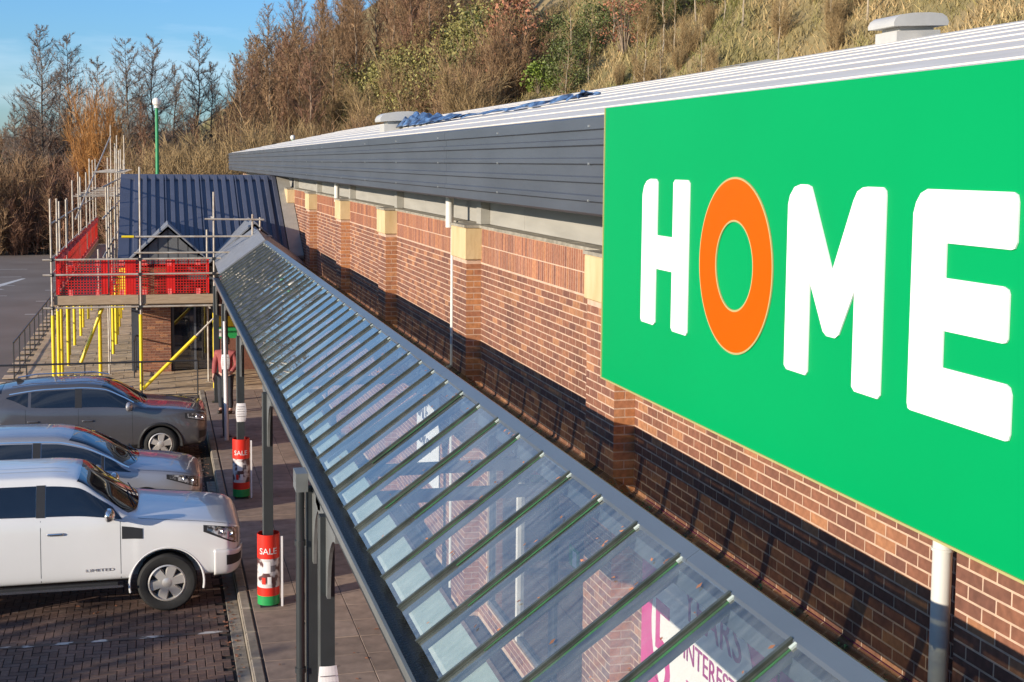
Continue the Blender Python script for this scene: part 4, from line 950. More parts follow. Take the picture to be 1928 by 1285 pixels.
def make_car(name, label, cat, rows, loc, paint_m, wb, R, W, rim, spokes, style, track, arch, spec):
    car = thing(name, label, cat, loc); sh = Shell(rows)
    def add(mb, n, m, parent=None, smooth=True, solid=0.0):
        o = mb.build(n, m, None, smooth=smooth); o.parent = parent or car
        if solid: md = o.modifiers.new('thickness', 'SOLIDIFY'); md.thickness = solid; md.offset = 0
        return o
    body = add(sh.grid(120, 42), 'body', paint_m)
    cut = MB(); hw = max(r[6] for r in rows)
    for x in (0.0, -wb):
        for s in (-1, 1):
            n = 40; b0 = len(cut.v)
            for yy in (s*(hw-0.36), s*(hw+0.2)):
                cut.v += [(x+arch*math.cos(2*math.pi*k/n), yy, R+arch*math.sin(2*math.pi*k/n)) for k in range(n)]
            for k in range(n): cut.f.append((b0+k, b0+(k+1) % n, b0+n+(k+1) % n, b0+n+k))
            cut.f.append(tuple(b0+n-1-k for k in range(n))); cut.f.append(tuple(b0+n+k for k in range(n)))
    co_ = cut.build('arch_cutter', 'plastic', None)
    md = body.modifiers.new('arches', 'BOOLEAN'); md.operation = 'DIFFERENCE'; md.solver = 'EXACT'; md.object = co_
    keep = body.parent; body.parent = None; bpy.context.view_layer.update()
    me = bpy.data.meshes.new_from_object(body.evaluated_get(bpy.context.evaluated_depsgraph_get())); body.modifiers.clear()
    body.data = me; body.parent = keep; bpy.data.objects.remove(co_)
    if not me.materials: me.materials.append(MT[paint_m])
    while len(me.materials) > 1: me.materials.pop()
    for p in me.polygons: p.material_index = 0
    me.shade_smooth(); me.set_sharp_from_angle(angle=R_(32))
    for x in (0.0, -wb):
        for s in (-1, 1):
            wheel(car, x, s*track/2, s, R, W, rim, spokes, style)
            inner = MB(); n = 24                                     # wheel housing
            for k in range(n+1):
                t = -0.35+(math.pi+0.7)*k/n
                inner.v += [(x+(arch-0.004)*math.cos(t), s*(hw-0.30), R+(arch-0.004)*math.sin(t)), (x+(arch-0.004)*math.cos(t), s*(hw-0.055), R+(arch-0.004)*math.sin(t))]
            for k in range(n): inner.f.append((2*k, 2*k+2, 2*k+3, 2*k+1))
            add(inner, 'wheel_housing', 'plastic')
            lip = MB(); prev = None; ya = spec.get('lip_y', hw-0.012)
            for k in range(29):
                t = spec.get('lip0', -0.2)+(math.pi-2*spec.get('lip0', -0.2))*k/28; q = (x+arch*math.cos(t), s*ya, R+arch*math.sin(t))
                if prev: lip.tube(prev, q, spec.get('lip_r', 0.012), n=6, cap=False)
                prev = q
            add(lip, 'arch_lip', spec.get('lip_m', paint_m))
    for s in (-1, 1):
        for (x0, x1, a, b) in spec['side_glass']: add(sh.patch(x0, x1, a, b, s, 0.004, 16, 8), 'side_window', 'car_glass')
        for pts in spec['seams']: add(sh.line(pts, s), 'door_gap', 'seam', smooth=False)
        for pts in spec.get('pillars', []): add(sh.patch(pts[0], pts[1], pts[2], pts[3], s, 0.006, 4, 6), 'door_pillar', 'plastic')
        for (x, t) in spec['handles']:
            p = Vector(sh.pt(x, t, s, 0.012)); hb_ = MB().box(p.x-0.10, p.x+0.10, p.y-0.014, p.y+0.014, p.z-0.017, p.z+0.017); o = add(hb_, 'door_handle', spec.get('handle_m', paint_m)); bv = o.modifiers.new('round', 'BEVEL'); bv.width = 0.012; bv.segments = 3
        mx, mz, my = spec['mirror']
        mm = MB(); n = 14
        for i in range(9):
            f = i/8; yy = my+0.04+f*0.22; sc2 = math.sqrt(max(0.02, 1-(2*f-1)**4*0.85)); 
            for k in range(n):
                t = 2*math.pi*k/n; mm.v.append((mx+0.085*sc2*math.cos(t)*(1.0 if math.cos(t) > 0 else 0.55), s*yy, mz+0.085*sc2*math.sin(t)))
        for i in range(8):
            for k in range(n): a = i*n+k; b = i*n+(k+1) % n; mm.f.append((a, b, b+n, a+n))
        mm.f.append(tuple(range(n))); mm.f.append(tuple(8*n+k for k in range(n)))
        mo_ = add(mm, 'door_mirror', spec.get('mirror_m', paint_m))
        add(MB().box(mx-0.03, mx+0.03, s*(my-0.05), s*(my+0.08), mz-0.09, mz-0.05), 'mirror_arm', 'plastic', mo_)
        hx0, hx1, ha, hb2 = spec['headlight']
        hl = add(sh.patch(hx0-0.03, hx1+0.01, lambda q: ha(q)-0.06, lambda q: hb2(q)+0.05, s, 0.004, 10, 6), 'headlight', 'plastic')
        add(sh.patch(hx0+0.02, hx1-0.01, ha, hb2, s, 0.009, 10, 6), 'headlight_lens', 'lamp_lens', hl)
        for fx in (0.42, 0.75):
            c = Vector(sh.pt(hx0+(hx1-hx0)*fx, (ha(fx)+hb2(fx))/2, s, 0.006)); add(MB().lathe([(0.001, 0.012), (0.03, 0.012), (0.045, 0.0)], 14, 'y', (c.x, c.y-(0 if s > 0 else 0.012), c.z)), 'lamp_reflector', 'chrome', hl)
        if 'bumper' in spec: add(sh.patch(*spec['bumper'], s, 0.030, 12, 8), 'bumper_corner', paint_m, solid=0.02)
        if 'fog' in spec: add(sh.patch(*spec['fog'], s, 0.044 if 'bumper' in spec else 0.006, 6, 4), 'fog_lamp_surround', 'plastic')
        if 'vent' in spec: add(sh.patch(*spec['vent'], s, 0.006, 6, 4), 'wing_vent', 'plastic')
        if 'sill' in spec: add(sh.patch(*spec['sill'], s, 0.012, 12, 4), 'sill_trim', 'plastic')
        if 'trim' in spec:
            for pts in spec['trim']: add(sh.line(pts, s, 0.018, 0.008), 'window_trim', 'chrome', smooth=False)
        add(sh.patch(*spec['tail'], s, 0.005, 6, 5), 'tail_lamp', 'lamp_red')
    x0, x1, t0 = spec['screen']; add(sh.over(x0, x1, t0, 0.004, 12, 20), 'windscreen', 'car_glass')
    if 'rear_screen' in spec: x0, x1, t0 = spec['rear_screen']; add(sh.over(x0, x1, t0, 0.004, 8, 16), 'rear_window', 'car_glass')
    for a in spec['bonnet']: add(sh.line(a, 1), 'bonnet_gap', 'seam', smooth=False); add(sh.line(a, -1), 'bonnet_gap', 'seam', smooth=False)
    gx, gz0, gz1, gw = spec['grille']; gr = add(MB().box(gx-0.03, gx+0.012, -gw, gw, gz0, gz1), 'grille', 'plastic', smooth=False)
    for k in range(3): zz = gz0+(gz1-gz0)*(k+0.5)/3; add(MB().box(gx+0.013, gx+0.022, -gw*0.96, gw*0.96, zz-0.012, zz+0.012), 'grille_bar', spec.get('bar_m', 'chrome'), gr, smooth=False)
    add(MB().box(gx-0.02, gx+0.018, -0.26, 0.26, gz0-0.17, gz0-0.06), 'number_plate', 'plate_white', smooth=False)
    for s in (-0.38, 0.12):                                          # wipers
        a = Vector(sh.pt(spec['wiper'], 6.6, 1 if s > 0 else -1, 0.02)); add(MB().tube((a.x, s, a.z+0.005), (a.x-0.12, s+0.46, sh.pt(a.x-0.12, 6.6, 1, 0.02)[2]+0.008), 0.008, n=6), 'wiper', 'plastic')
    return car, sh

# pickup: x from the front axle, forward positive
#        x      zb    wb    zs    ws    zm    wm    zt    wt    ze    we    zr    wr    zc
PICK = [(0.955, 0.56, 0.45, 0.60, 0.55, 0.80, 0.62, 0.98, 0.60, 1.00, 0.52, 1.01, 0.36, 1.015),
        (0.90, 0.47, 0.60, 0.52, 0.74, 0.78, 0.80, 1.03, 0.76, 1.075, 0.69, 1.09, 0.45, 1.095),
        (0.76, 0.43, 0.70, 0.50, 0.885, 0.80, 0.915, 1.07, 0.865, 1.125, 0.78, 1.145, 0.5, 1.155),
        (0.45, 0.43, 0.72, 0.50, 0.915, 0.82, 0.93, 1.12, 0.885, 1.17, 0.80, 1.19, 0.5, 1.20),
        (0.0, 0.43, 0.72, 0.50, 0.92, 0.84, 0.935, 1.17, 0.895, 1.215, 0.81, 1.235, 0.5, 1.245),
        (-0.34, 0.43, 0.72, 0.50, 0.92, 0.84, 0.935, 1.205, 0.895, 1.25, 0.81, 1.265, 0.55, 1.275),
        (-0.44, 0.43, 0.72, 0.50, 0.92, 0.84, 0.93, 1.22, 0.89, 1.275, 0.80, 1.31, 0.56, 1.335),
        (-0.80, 0.43, 0.72, 0.50, 0.915, 0.84, 0.925, 1.25, 0.885, 1.50, 0.745, 1.56, 0.58, 1.60),
        (-1.14, 0.43, 0.72, 0.50, 0.91, 0.84, 0.925, 1.265, 0.88, 1.70, 0.685, 1.765, 0.57, 1.79),
        (-1.5, 0.43, 0.72, 0.50, 0.91, 0.84, 0.925, 1.27, 0.88, 1.73, 0.67, 1.80, 0.56, 1.83),
        (-2.2, 0.43, 0.72, 0.50, 0.91, 0.84, 0.925, 1.285, 0.88, 1.73, 0.665, 1.80, 0.55, 1.825),
        (-2.50, 0.43, 0.72, 0.50, 0.91, 0.84, 0.925, 1.29, 0.88, 1.69, 0.665, 1.76, 0.55, 1.78),
        (-2.62, 0.43, 0.72, 0.50, 0.91, 0.84, 0.925, 1.29, 0.89, 1.32, 0.82, 1.33, 0.5, 1.33),
        (-4.2, 0.50, 0.72, 0.55, 0.90, 0.84, 0.92, 1.30, 0.88, 1.335, 0.82, 1.34, 0.5, 1.34),
        (-4.38, 0.55, 0.70, 0.58, 0.87, 0.84, 0.89, 1.27, 0.86, 1.31, 0.80, 1.32, 0.5, 1.32)]
pk_spec = dict(
    side_glass=[(-0.56, -1.50, lambda q: 4.16, lambda q: 4.16+0.70*min(1, q*9+0.05)), (-1.62, -2.40, 4.16, lambda q: 4.88-0.25*max(0, q-0.8)*5)],
    seams=[[(-0.575, 1.7), (-0.58, 4.0)], [(-1.56, 1.7), (-1.56, 4.05)], [(-2.45, 2.6), (-2.46, 4.05)], [(-0.575, 1.72), (-2.45, 1.72)]],
    pillars=[(-1.505, -1.615, 4.14, 4.9)], handles=[(-1.38, 3.62), (-2.28, 3.62)], handle_m='chrome', mirror=(-0.72, 1.36, 0.90), mirror_m='chrome',
    headlight=(0.50, 0.905, lambda q: 3.72-0.42*q, lambda q: 3.98+0.1*q), fog=(0.76, 0.92, 2.35, 2.72), bumper=(0.60, 0.948, lambda q: 1.75, lambda q: 2.95), vent=(-0.56, -0.30, 3.42, lambda q: 3.78-0.05*q), sill=(-0.45, -2.7, 0.9, 1.9),
    tail=(-4.2, -4.35, 3.1, 4.0), screen=(lambda q: -0.36-0.12*q*q, lambda q: -1.09-0.03*q*q, 5.3), bonnet=[[(-0.36, 4.72), (0.3, 4.68), (0.82, 4.6)]],
    grille=(0.95, 0.74, 1.0, 0.50), wiper=-0.40, lip_m='car_white', lip_y=0.925, lip_r=0.016)
pick, pks = make_car('pickup_truck', 'white double-cab pickup truck with six-spoke alloy wheels parked nose to the kerb', 'pickup', PICK, (0.08, 18.82, 0.006), 'car_white', 3.22, 0.385, 0.265, 0.240, 6, (0.044, 0.058), 1.60, 0.475, pk_spec)
st_ = MB().box(-2.75, -0.62, -1.00, -0.90, 0.40, 0.45).build('side_step', 'plastic', None); st_.parent = pick
st_ = MB().box(-2.75, -0.55, -1.012, -1.0015, 0.395, 0.425).build('side_step_edge', 'chrome', None); st_.parent = pick
st_ = MB().box(-2.75, -0.62, 0.90, 1.00, 0.40, 0.45).build('side_step', 'plastic', None); st_.parent = pick
lm = text_mesh('door_badge', 'LIMITED', 0.07, 'ink', 0.001)
for v in lm.vertices: v.co = (-1.02+v.co.x*1.45, pks.pt(-0.8, 2.35, -1, 0.004)[1]-0.002-v.co.z, 0.60+v.co.y*0.75)
lo = link('door_badge', lm); lo.parent = pick
for k in range(3):
    for s in (-1, 1):
        rb = MB()
        for q in range(9):
            x = -1.25-1.15*q/8; z = pks.at(x, 6.2)[2]
            rb.v += [(x, s*(0.18+0.17*k)-0.012, z+0.026-0.012*k), (x, s*(0.18+0.17*k)+0.012, z+0.026-0.012*k)]
        for q in range(8): rb.f.append((2*q, 2*q+1, 2*q+3, 2*q+2))
        if k < 2: ro = rb.build('roof_rib', 'car_white', None); ro.parent = pick

SILV = [(0.90, 0.40, 0.45, 0.44, 0.50, 0.58, 0.56, 0.70, 0.54, 0.72, 0.46, 0.73, 0.3, 0.735),
        (0.85, 0.30, 0.58, 0.36, 0.66, 0.56, 0.72, 0.75, 0.68, 0.79, 0.60, 0.80, 0.4, 0.805),
        (0.70, 0.24, 0.66, 0.32, 0.82, 0.58, 0.86, 0.80, 0.80, 0.855, 0.70, 0.87, 0.45, 0.88),
        (0.35, 0.22, 0.68, 0.30, 0.89, 0.62, 0.905, 0.86, 0.85, 0.915, 0.76, 0.94, 0.48, 0.955),
        (0.0, 0.22, 0.68, 0.30, 0.90, 0.64, 0.915, 0.90, 0.865, 0.95, 0.78, 0.985, 0.5, 1.0),
        (-0.20, 0.22, 0.68, 0.30, 0.90, 0.64, 0.915, 0.92, 0.87, 0.98, 0.78, 1.03, 0.52, 1.05),
        (-0.60, 0.22, 0.68, 0.30, 0.90, 0.64, 0.915, 0.945, 0.87, 1.19, 0.735, 1.255, 0.54, 1.285),
        (-1.0, 0.22, 0.68, 0.30, 0.90, 0.64, 0.915, 0.965, 0.87, 1.36, 0.675, 1.43, 0.53, 1.46),
        (-1.4, 0.22, 0.68, 0.30, 0.90, 0.64, 0.915, 0.98, 0.87, 1.435, 0.64, 1.505, 0.50, 1.535),
        (-2.1, 0.22, 0.68, 0.30, 0.90, 0.64, 0.915, 1.00, 0.87, 1.45, 0.63, 1.52, 0.49, 1.55),
        (-2.8, 0.24, 0.68, 0.32, 0.90, 0.66, 0.91, 1.03, 0.86, 1.40, 0.62, 1.47, 0.48, 1.50),
        (-3.15, 0.28, 0.66, 0.36, 0.87, 0.70, 0.88, 1.05, 0.83, 1.28, 0.63, 1.36, 0.46, 1.39),
        (-3.42, 0.34, 0.62, 0.42, 0.80, 0.70, 0.82, 0.98, 0.76, 1.05, 0.66, 1.07, 0.45, 1.08),
        (-3.48, 0.40, 0.58, 0.46, 0.74, 0.70, 0.76, 0.92, 0.70, 0.97, 0.60, 0.98, 0.4, 0.985)]
sv_spec = dict(
    side_glass=[(-0.22, -0.62, 4.14, lambda q: 4.16+0.68*min(1, q*1.6+0.05)), (-0.68, -1.58, 4.14, 4.86), (-1.72, -2.75, 4.14, lambda q: 4.86-0.5*max(0, q-0.75)*4*0.5)],
    seams=[[(-0.55, 1.8), (-0.55, 4.0)], [(-1.64, 1.8), (-1.64, 4.05)], [(-2.62, 2.6), (-2.66, 4.0)]], pillars=[(-1.59, -1.71, 4.12, 4.9), (-0.63, -0.675, 4.12, 4.85)],
    handles=[(-1.46, 3.5), (-2.5, 3.5)], mirror=(-0.72, 1.03, 0.87), mirror_m='car_silver', headlight=(0.36, 0.82, lambda q: 3.72-0.35*q, lambda q: 4.0+0.15*q), fog=(0.76, 0.87, 2.3, 2.8),
    tail=(-3.1, -3.40, 3.2, 4.0), screen=(lambda q: -0.10-0.16*q*q, lambda q: -1.12-0.05*q*q, 5.3), rear_screen=(-2.9, -3.38, 5.4), bonnet=[[(-0.12, 4.75), (0.3, 4.7), (0.72, 4.5)]],
    grille=(0.885, 0.50, 0.62, 0.46), bar_m='plastic', wiper=-0.16, trim=[[(-0.25, 4.95), (-0.7, 4.95), (-1.3, 4.95), (-2.7, 4.95)]], lip_m='car_silver', lip_y=0.90)
silver, _ = make_car('hatchback_car', 'silver rounded hatchback car parked between the white pickup and the dark grey car', 'car', SILV, (-0.22, 22.98, 0.006), 'car_silver', 2.65, 0.325, 0.215, 0.215, 10, (0.016, 0.02), 1.56, 0.375, sv_spec)

GREY = [(0.90, 0.45, 0.45, 0.50, 0.54, 0.66, 0.62, 0.84, 0.60, 0.87, 0.52, 0.88, 0.35, 0.885),
        (0.85, 0.33, 0.60, 0.40, 0.72, 0.64, 0.77, 0.89, 0.73, 0.93, 0.66, 0.945, 0.42, 0.95),
        (0.70, 0.27, 0.66, 0.36, 0.85, 0.66, 0.88, 0.93, 0.82, 0.975, 0.74, 0.99, 0.46, 1.0),
        (0.30, 0.25, 0.68, 0.34, 0.90, 0.68, 0.905, 0.98, 0.86, 1.025, 0.77, 1.045, 0.5, 1.055),
        (-0.22, 0.25, 0.68, 0.34, 0.905, 0.70, 0.91, 1.03, 0.87, 1.075, 0.79, 1.095, 0.52, 1.105),
        (-0.34, 0.25, 0.68, 0.34, 0.905, 0.70, 0.91, 1.045, 0.87, 1.10, 0.785, 1.135, 0.53, 1.155),
        (-0.70, 0.25, 0.68, 0.34, 0.905, 0.70, 0.91, 1.06, 0.865, 1.29, 0.735, 1.345, 0.55, 1.38),
        (-1.08, 0.25, 0.68, 0.34, 0.905, 0.70, 0.91, 1.075, 0.86, 1.45, 0.68, 1.515, 0.54, 1.545),
        (-1.5, 0.25, 0.68, 0.34, 0.905, 0.70, 0.91, 1.08, 0.86, 1.485, 0.66, 1.555, 0.52, 1.585),
        (-2.1, 0.25, 0.68, 0.34, 0.905, 0.70, 0.91, 1.09, 0.86, 1.475, 0.65, 1.55, 0.51, 1.58),
        (-2.75, 0.27, 0.68, 0.36, 0.905, 0.72, 0.90, 1.14, 0.85, 1.40, 0.64, 1.49, 0.50, 1.52),
        (-3.2, 0.30, 0.66, 0.40, 0.88, 0.76, 0.88, 1.16, 0.80, 1.28, 0.66, 1.38, 0.48, 1.42),
        (-3.42, 0.38, 0.62, 0.46, 0.82, 0.76, 0.82, 1.04, 0.76, 1.09, 0.68, 1.10, 0.45, 1.11),
        (-3.48, 0.44, 0.58, 0.50, 0.76, 0.76, 0.76, 0.98, 0.70, 1.02, 0.62, 1.03, 0.4, 1.035)]
gy_spec = dict(
    side_glass=[(-0.50, -1.46, 4.14, lambda q: 4.16+0.70*min(1, q*7+0.05)), (-1.60, -2.40, 4.14, 4.85), (-2.46, -2.85, lambda q: 4.14+0.5*q, lambda q: 4.85-0.12*q)],
    seams=[[(-0.52, 1.9), (-0.53, 4.0)], [(-1.53, 1.9), (-1.53, 4.05)], [(-2.48, 2.6), (-2.5, 4.0)]], pillars=[(-1.465, -1.595, 4.12, 4.9)],
    handles=[(-1.36, 3.45), (-2.36, 3.45)], mirror=(-0.60, 1.14, 0.87), mirror_m='car_silver', headlight=(0.50, 0.86, lambda q: 3.6-0.1*q, lambda q: 3.86+0.1*q), fog=(0.74, 0.87, 2.3, 2.75), sill=(-0.4, -2.3, 1.0, 2.15),
    tail=(-3.05, -3.40, 3.2, 4.0), screen=(lambda q: -0.26-0.12*q*q, lambda q: -1.06-0.04*q*q, 5.3), rear_screen=(-2.95, -3.38, 5.4), bonnet=[[(-0.25, 4.75), (0.3, 4.7), (0.76, 4.55)]],
    grille=(0.885, 0.62, 0.84, 0.50), wiper=-0.30, trim=[[(-0.5, 4.96), (-0.95, 4.96), (-1.5, 4.96), (-2.8, 4.93)]], lip_m='plastic', lip_y=0.895, lip_r=0.035, lip0=-0.1)
grey_c, gsh = make_car('crossover_car', 'dark grey crossover car with silver alloy wheels parked nearest the scaffold', 'car', GREY, (0.03, 27.98, 0.006), 'car_grey', 2.65, 0.345, 0.22, 0.225, 5, (0.04, 0.06), 1.58, 0.41, gy_spec)
sf = MB().extr([(-2.72, 0), (-2.55, 0), (-2.66, 0.07), (-2.72, 0.075)], lambda a, c: (a, -0.025, c+1.525), lambda a, c: (a, 0.025, c+1.525)).build('roof_aerial', 'plastic', None); sf.parent = grey_c
for s in (-1, 1):
    rr = MB().path([(-1.0, s*0.60, 1.545), (-1.3, s*0.58, 1.60), (-2.4, s*0.57, 1.585), (-2.75, s*0.56, 1.53)], 0.014, n=8).build('roof_rail', 'chrome', None); rr.parent = grey_c

# ------------------------------------------------------------------ person
MT['skin'] = mat('skin', (0.52, 0.30, 0.22), 0.55, var=0.06, scale=20)
MT['jacket'] = mat('jacket', (0.30, 0.07, 0.065), 0.8, var=0.2, scale=12, bump=0.3)
MT['trousers'] = mat('trousers', (0.03, 0.032, 0.04), 0.85, var=0.2)
MT['hair'] = mat('hair', (0.06, 0.035, 0.02), 0.7, var=0.3, scale=30)
MT['shoe'] = mat('shoe', (0.02, 0.018, 0.016), 0.5)
def skinned(name, verts, edges, radii, m, parent, root=0, sub=2):
    me = bpy.data.meshes.new(name); me.from_pydata(verts, edges, []); o = bpy.data.objects.new(name, me); col.objects.link(o)
    md = o.modifiers.new('skin', 'SKIN'); md.use_smooth_shade = True
    for k, r in enumerate(radii):
        me.skin_vertices[0].data[k].radius = (r, r) if not isinstance(r, tuple) else r
    me.skin_vertices[0].data[root].use_root = True
    sb = o.modifiers.new('smooth', 'SUBSURF'); sb.levels = sub; sb.render_levels = sub
    bpy.context.view_layer.update()
    n = bpy.data.meshes.new_from_object(o.evaluated_get(bpy.context.evaluated_depsgraph_get())); bpy.data.objects.remove(o)
    n.materials.clear(); n.materials.append(MT[m]); n.shade_smooth()
    q = bpy.data.objects.new(name, n); col.objects.link(q); q.parent = parent; return q
def build_person(loc, rz, label):
    t = thing('person', label, 'person', loc, None, rz)
    V, E_, Rr = [], [], []
    def chain(start, pts, rad):
        prev = start; ids = []
        for p, r in zip(pts, rad):
            V.append(p); Rr.append(r); i = len(V)-1
            if prev is not None: E_.append((prev, i))
            prev = i; ids.append(i)
        return ids
    sp = chain(None, [(0, 0, 0.95), (0, 0.0, 1.10), (0, 0.0, 1.28), (0, -0.01, 1.40), (0, -0.01, 1.49), (0, 0.015, 1.57), (0, 0.02, 1.66), (0, 0.005, 1.73)], [(0.15, 0.11), (0.14, 0.10), (0.165, 0.11), (0.13, 0.09), 0.055, (0.072, 0.085), (0.078, 0.092), (0.05, 0.06)])
    arms = {}
    for s in (-1, 1):
        bend = [(s*0.20, -0.01, 1.40), (s*0.27, -0.03, 1.13), (s*0.20 if s < 0 else s*0.26, 0.16 if s < 0 else 0.06, 0.98 if s < 0 else 0.90), (s*0.17 if s < 0 else s*0.26, 0.22 if s < 0 else 0.08, 0.97 if s < 0 else 0.82)]
        a = chain(sp[3], bend, [0.062, 0.047, 0.034, 0.036]); arms[s] = bend
        d = (Vector(bend[3])-Vector(bend[2])).normalized(); side = Vector((0, 0, 1)) if s < 0 else Vector((0, 1, 0)); h = Vector(bend[3])
        for k, ln in enumerate((0.07, 0.085, 0.09, 0.08)):
            o = side*(0.027-0.018*k); curl = Vector((-s, 0, 0))*0.02
            chain(a[3], [tuple(h+o+d*0.03), tuple(h+o+d*(0.03+ln*0.55)+curl*0.4), tuple(h+o+d*(0.03+ln*0.9)+curl)], [0.010, 0.009, 0.008])
        chain(a[2], [tuple(h+side*0.04-d*0.01), tuple(h+side*0.06+d*0.03)], [0.011, 0.009])
        lg = chain(sp[0], [(s*0.095, 0.0, 0.88), (s*0.11, 0.02, 0.48), (s*0.115, -0.02, 0.09), (s*0.12, 0.10, 0.045)], [0.098, 0.06, 0.042, 0.04])
    skinned('body', V, E_, Rr, 'skin', t)
    jv = [(0, 0, 0.88), (0, 0, 1.08), (0, 0, 1.28), (0, -0.01, 1.41), (0, -0.01, 1.47)]; jr = [(0.185, 0.145), (0.172, 0.13), (0.195, 0.14), (0.15, 0.11), (0.07, 0.07)]; je = [(0, 1), (1, 2), (2, 3), (3, 4)]
    for s in (-1, 1):
        b = len(jv); jv += arms[s][:3]; jr += [0.085, 0.068, 0.05]; je += [(3, b), (b, b+1), (b+1, b+2)]
    skinned('jacket', jv, je, jr, 'jacket', t)
    tv = [(0, 0, 0.96)]; te = []; trd = [(0.165, 0.125)]
    for s in (-1, 1):
        b = len(tv); tv += [(s*0.095, 0, 0.86), (s*0.11, 0.02, 0.48), (s*0.115, -0.02, 0.10)]; trd += [0.112, 0.075, 0.062]; te += [(0, b), (b, b+1), (b+1, b+2)]
    skinned('trousers', tv, te, trd, 'trousers', t)
    for s in (-1, 1): skinned('shoe', [(s*0.115, -0.05, 0.05), (s*0.118, 0.05, 0.045), (s*0.12, 0.16, 0.035)], [(0, 1), (1, 2)], [0.052, 0.05, 0.04], 'shoe', t)
    hm = MB().lathe([(0.001, 1.80), (0.05, 1.795), (0.085, 1.76), (0.10, 1.70), (0.098, 1.64), (0.088, 1.60)], 20, 'z', (0, -0.012, 0)); 
    hm.v = [(x, y*1.08 if y < 0.02 else y*0.75, z) for x, y, z in hm.v]; ho = hm.build('hair', 'hair', None, smooth=True); ho.parent = t
    for (n, p, r) in (('nose', (0, 0.115, 1.645), 0.014), ('ear', (0.082, 0.01, 1.65), 0.018), ('ear', (-0.082, 0.01, 1.65), 0.018)):
        e = MB().lathe([(0.001, -r*1.4), (r*0.8, -r*0.7), (r, 0), (r*0.7, r), (0.001, r*1.5)], 10, 'z', p).build(n, 'skin', None, smooth=True); e.parent = t
    for s in (-1, 1): e = MB().lathe([(0.001, -0.009), (0.011, 0), (0.001, 0.009)], 10, 'z', (s*0.032, 0.098, 1.672)).build('eye', 'ink', None); e.parent = t
    e = MB().box(-0.025, 0.025, 0.098, 0.106, 1.592, 1.600).build('mouth', 'jacket', None); e.parent = t
build_person((1.50, 31.5, 0.118), R_(155), 'person in a dusty red jacket and dark trousers standing by the canopy posts')

# ------------------------------------------------------------------ vegetation
def ribbon(mb, p, q, w0, w1, r):
    d = q-p; a = d.cross(Vector((r.normal(), r.normal(), r.normal())))
    if a.length < 1e-6: return
    a.normalize(); mb.quad(p-a*w0, p+a*w0, q+a*w1, q-a*w1)
def rv(r): return Vector((r.normal(), r.normal(), r.normal()))
def bare_tree(seed, H=12.0, spread=2.6, r0=0.14, nb=46, first=0.18, rise=0.75, tw=0.013, dens=1.0):
    r = np.random.default_rng(seed); tr, cr = MB(), MB()
    pts = [Vector((0, 0, -0.3))]; n = 11
    for k in range(1, n+1): pts.append(Vector((pts[-1].x+r.normal(0, 0.07), pts[-1].y+r.normal(0, 0.07), H*k/n)))
    rad = lambda f: max(0.012, r0*(1-f)**0.85)
    for k in range(n): tr.tube(pts[k], pts[k+1], rad(k/n), rad((k+1)/n), n=6, cap=False)
    for b in range(nb):
        f = first+(1-first)*(b+r.random())/nb; f = min(f, 0.985); k = min(int(f*n), n-1); base = pts[k].lerp(pts[k+1], f*n-k)
        ang = b*2.4+r.normal(0, 0.5); L = spread*(1-f)**0.65*(0.6+0.7*r.random())*(0.55+0.45*min(1, (f-first)/0.2+0.3))+0.35
        d = Vector((math.cos(ang), math.sin(ang), rise*(0.6+0.7*r.random()))).normalized(); p = base; br = rad(f)*0.45+0.008; ns = 4
        for sgm in range(ns):
            q = p+d*(L/ns); cr.tube(p, q, br*(1-sgm/ns)+0.005, br*(1-(sgm+1)/ns)+0.004, n=3, cap=False)
            for z in range(max(1, int(3*dens))):
                bp = p.lerp(q, r.random()); sd = (d+rv(r)*0.55+Vector((0, 0, 0.25))).normalized(); sl = L*(0.22+0.25*r.random())*(1-0.12*sgm); e = bp+sd*sl
                ribbon(cr, bp, e, tw*1.1, tw*0.6, r)
                for y in range(int(4*dens)):
                    t0 = bp.lerp(e, 0.2+0.8*r.random()); td = (sd+rv(r)*0.6+Vector((0, 0, 0.2))).normalized(); ribbon(cr, t0, t0+td*sl*(0.35+0.35*r.random()), tw*0.75, tw*0.3, r)
            p = q; d = (d+Vector((0, 0, 0.16))+rv(r)*0.10).normalized()
    return tr, cr
def thicket(seed, H=5.0, stems=16, lean=0.35, tw=0.014, base=0.5, dens=1.0):
    r = np.random.default_rng(seed); tr, cr = MB(), MB()
    for s in range(stems):
        a = r.random()*6.28; p = Vector((base*math.cos(a)*r.random(), base*math.sin(a)*r.random(), -0.25)); h = H*(0.55+0.5*r.random())
        d = Vector((math.cos(a)*lean*r.random(), math.sin(a)*lean*r.random(), 1)).normalized(); n = 6; rr = 0.022+0.02*r.random()
        for k in range(n):
            q = p+d*(h/n); tr.tube(p, q, rr*(1-k/n)+0.005, rr*(1-(k+1)/n)+0.004, n=3, cap=False)
            for z in range(int((3 if k else 1)*dens)+1):
                bp = p.lerp(q, r.random()); sd = (d*0.9+rv(r)*0.38+Vector((0, 0, 0.25))).normalized(); sl = h*(0.12+0.16*r.random()); e = bp+sd*sl; ribbon(cr, bp, e, tw, tw*0.5, r)
                for y in range(int(3*dens)):
                    t0 = bp.lerp(e, r.random()); td = (sd+rv(r)*0.45).normalized(); ribbon(cr, t0, t0+td*sl*(0.4+0.3*r.random()), tw*0.7, tw*0.3, r)
            p = q; d = (d+rv(r)*0.10+Vector((0, 0, 0.04))).normalized()
    return tr, cr
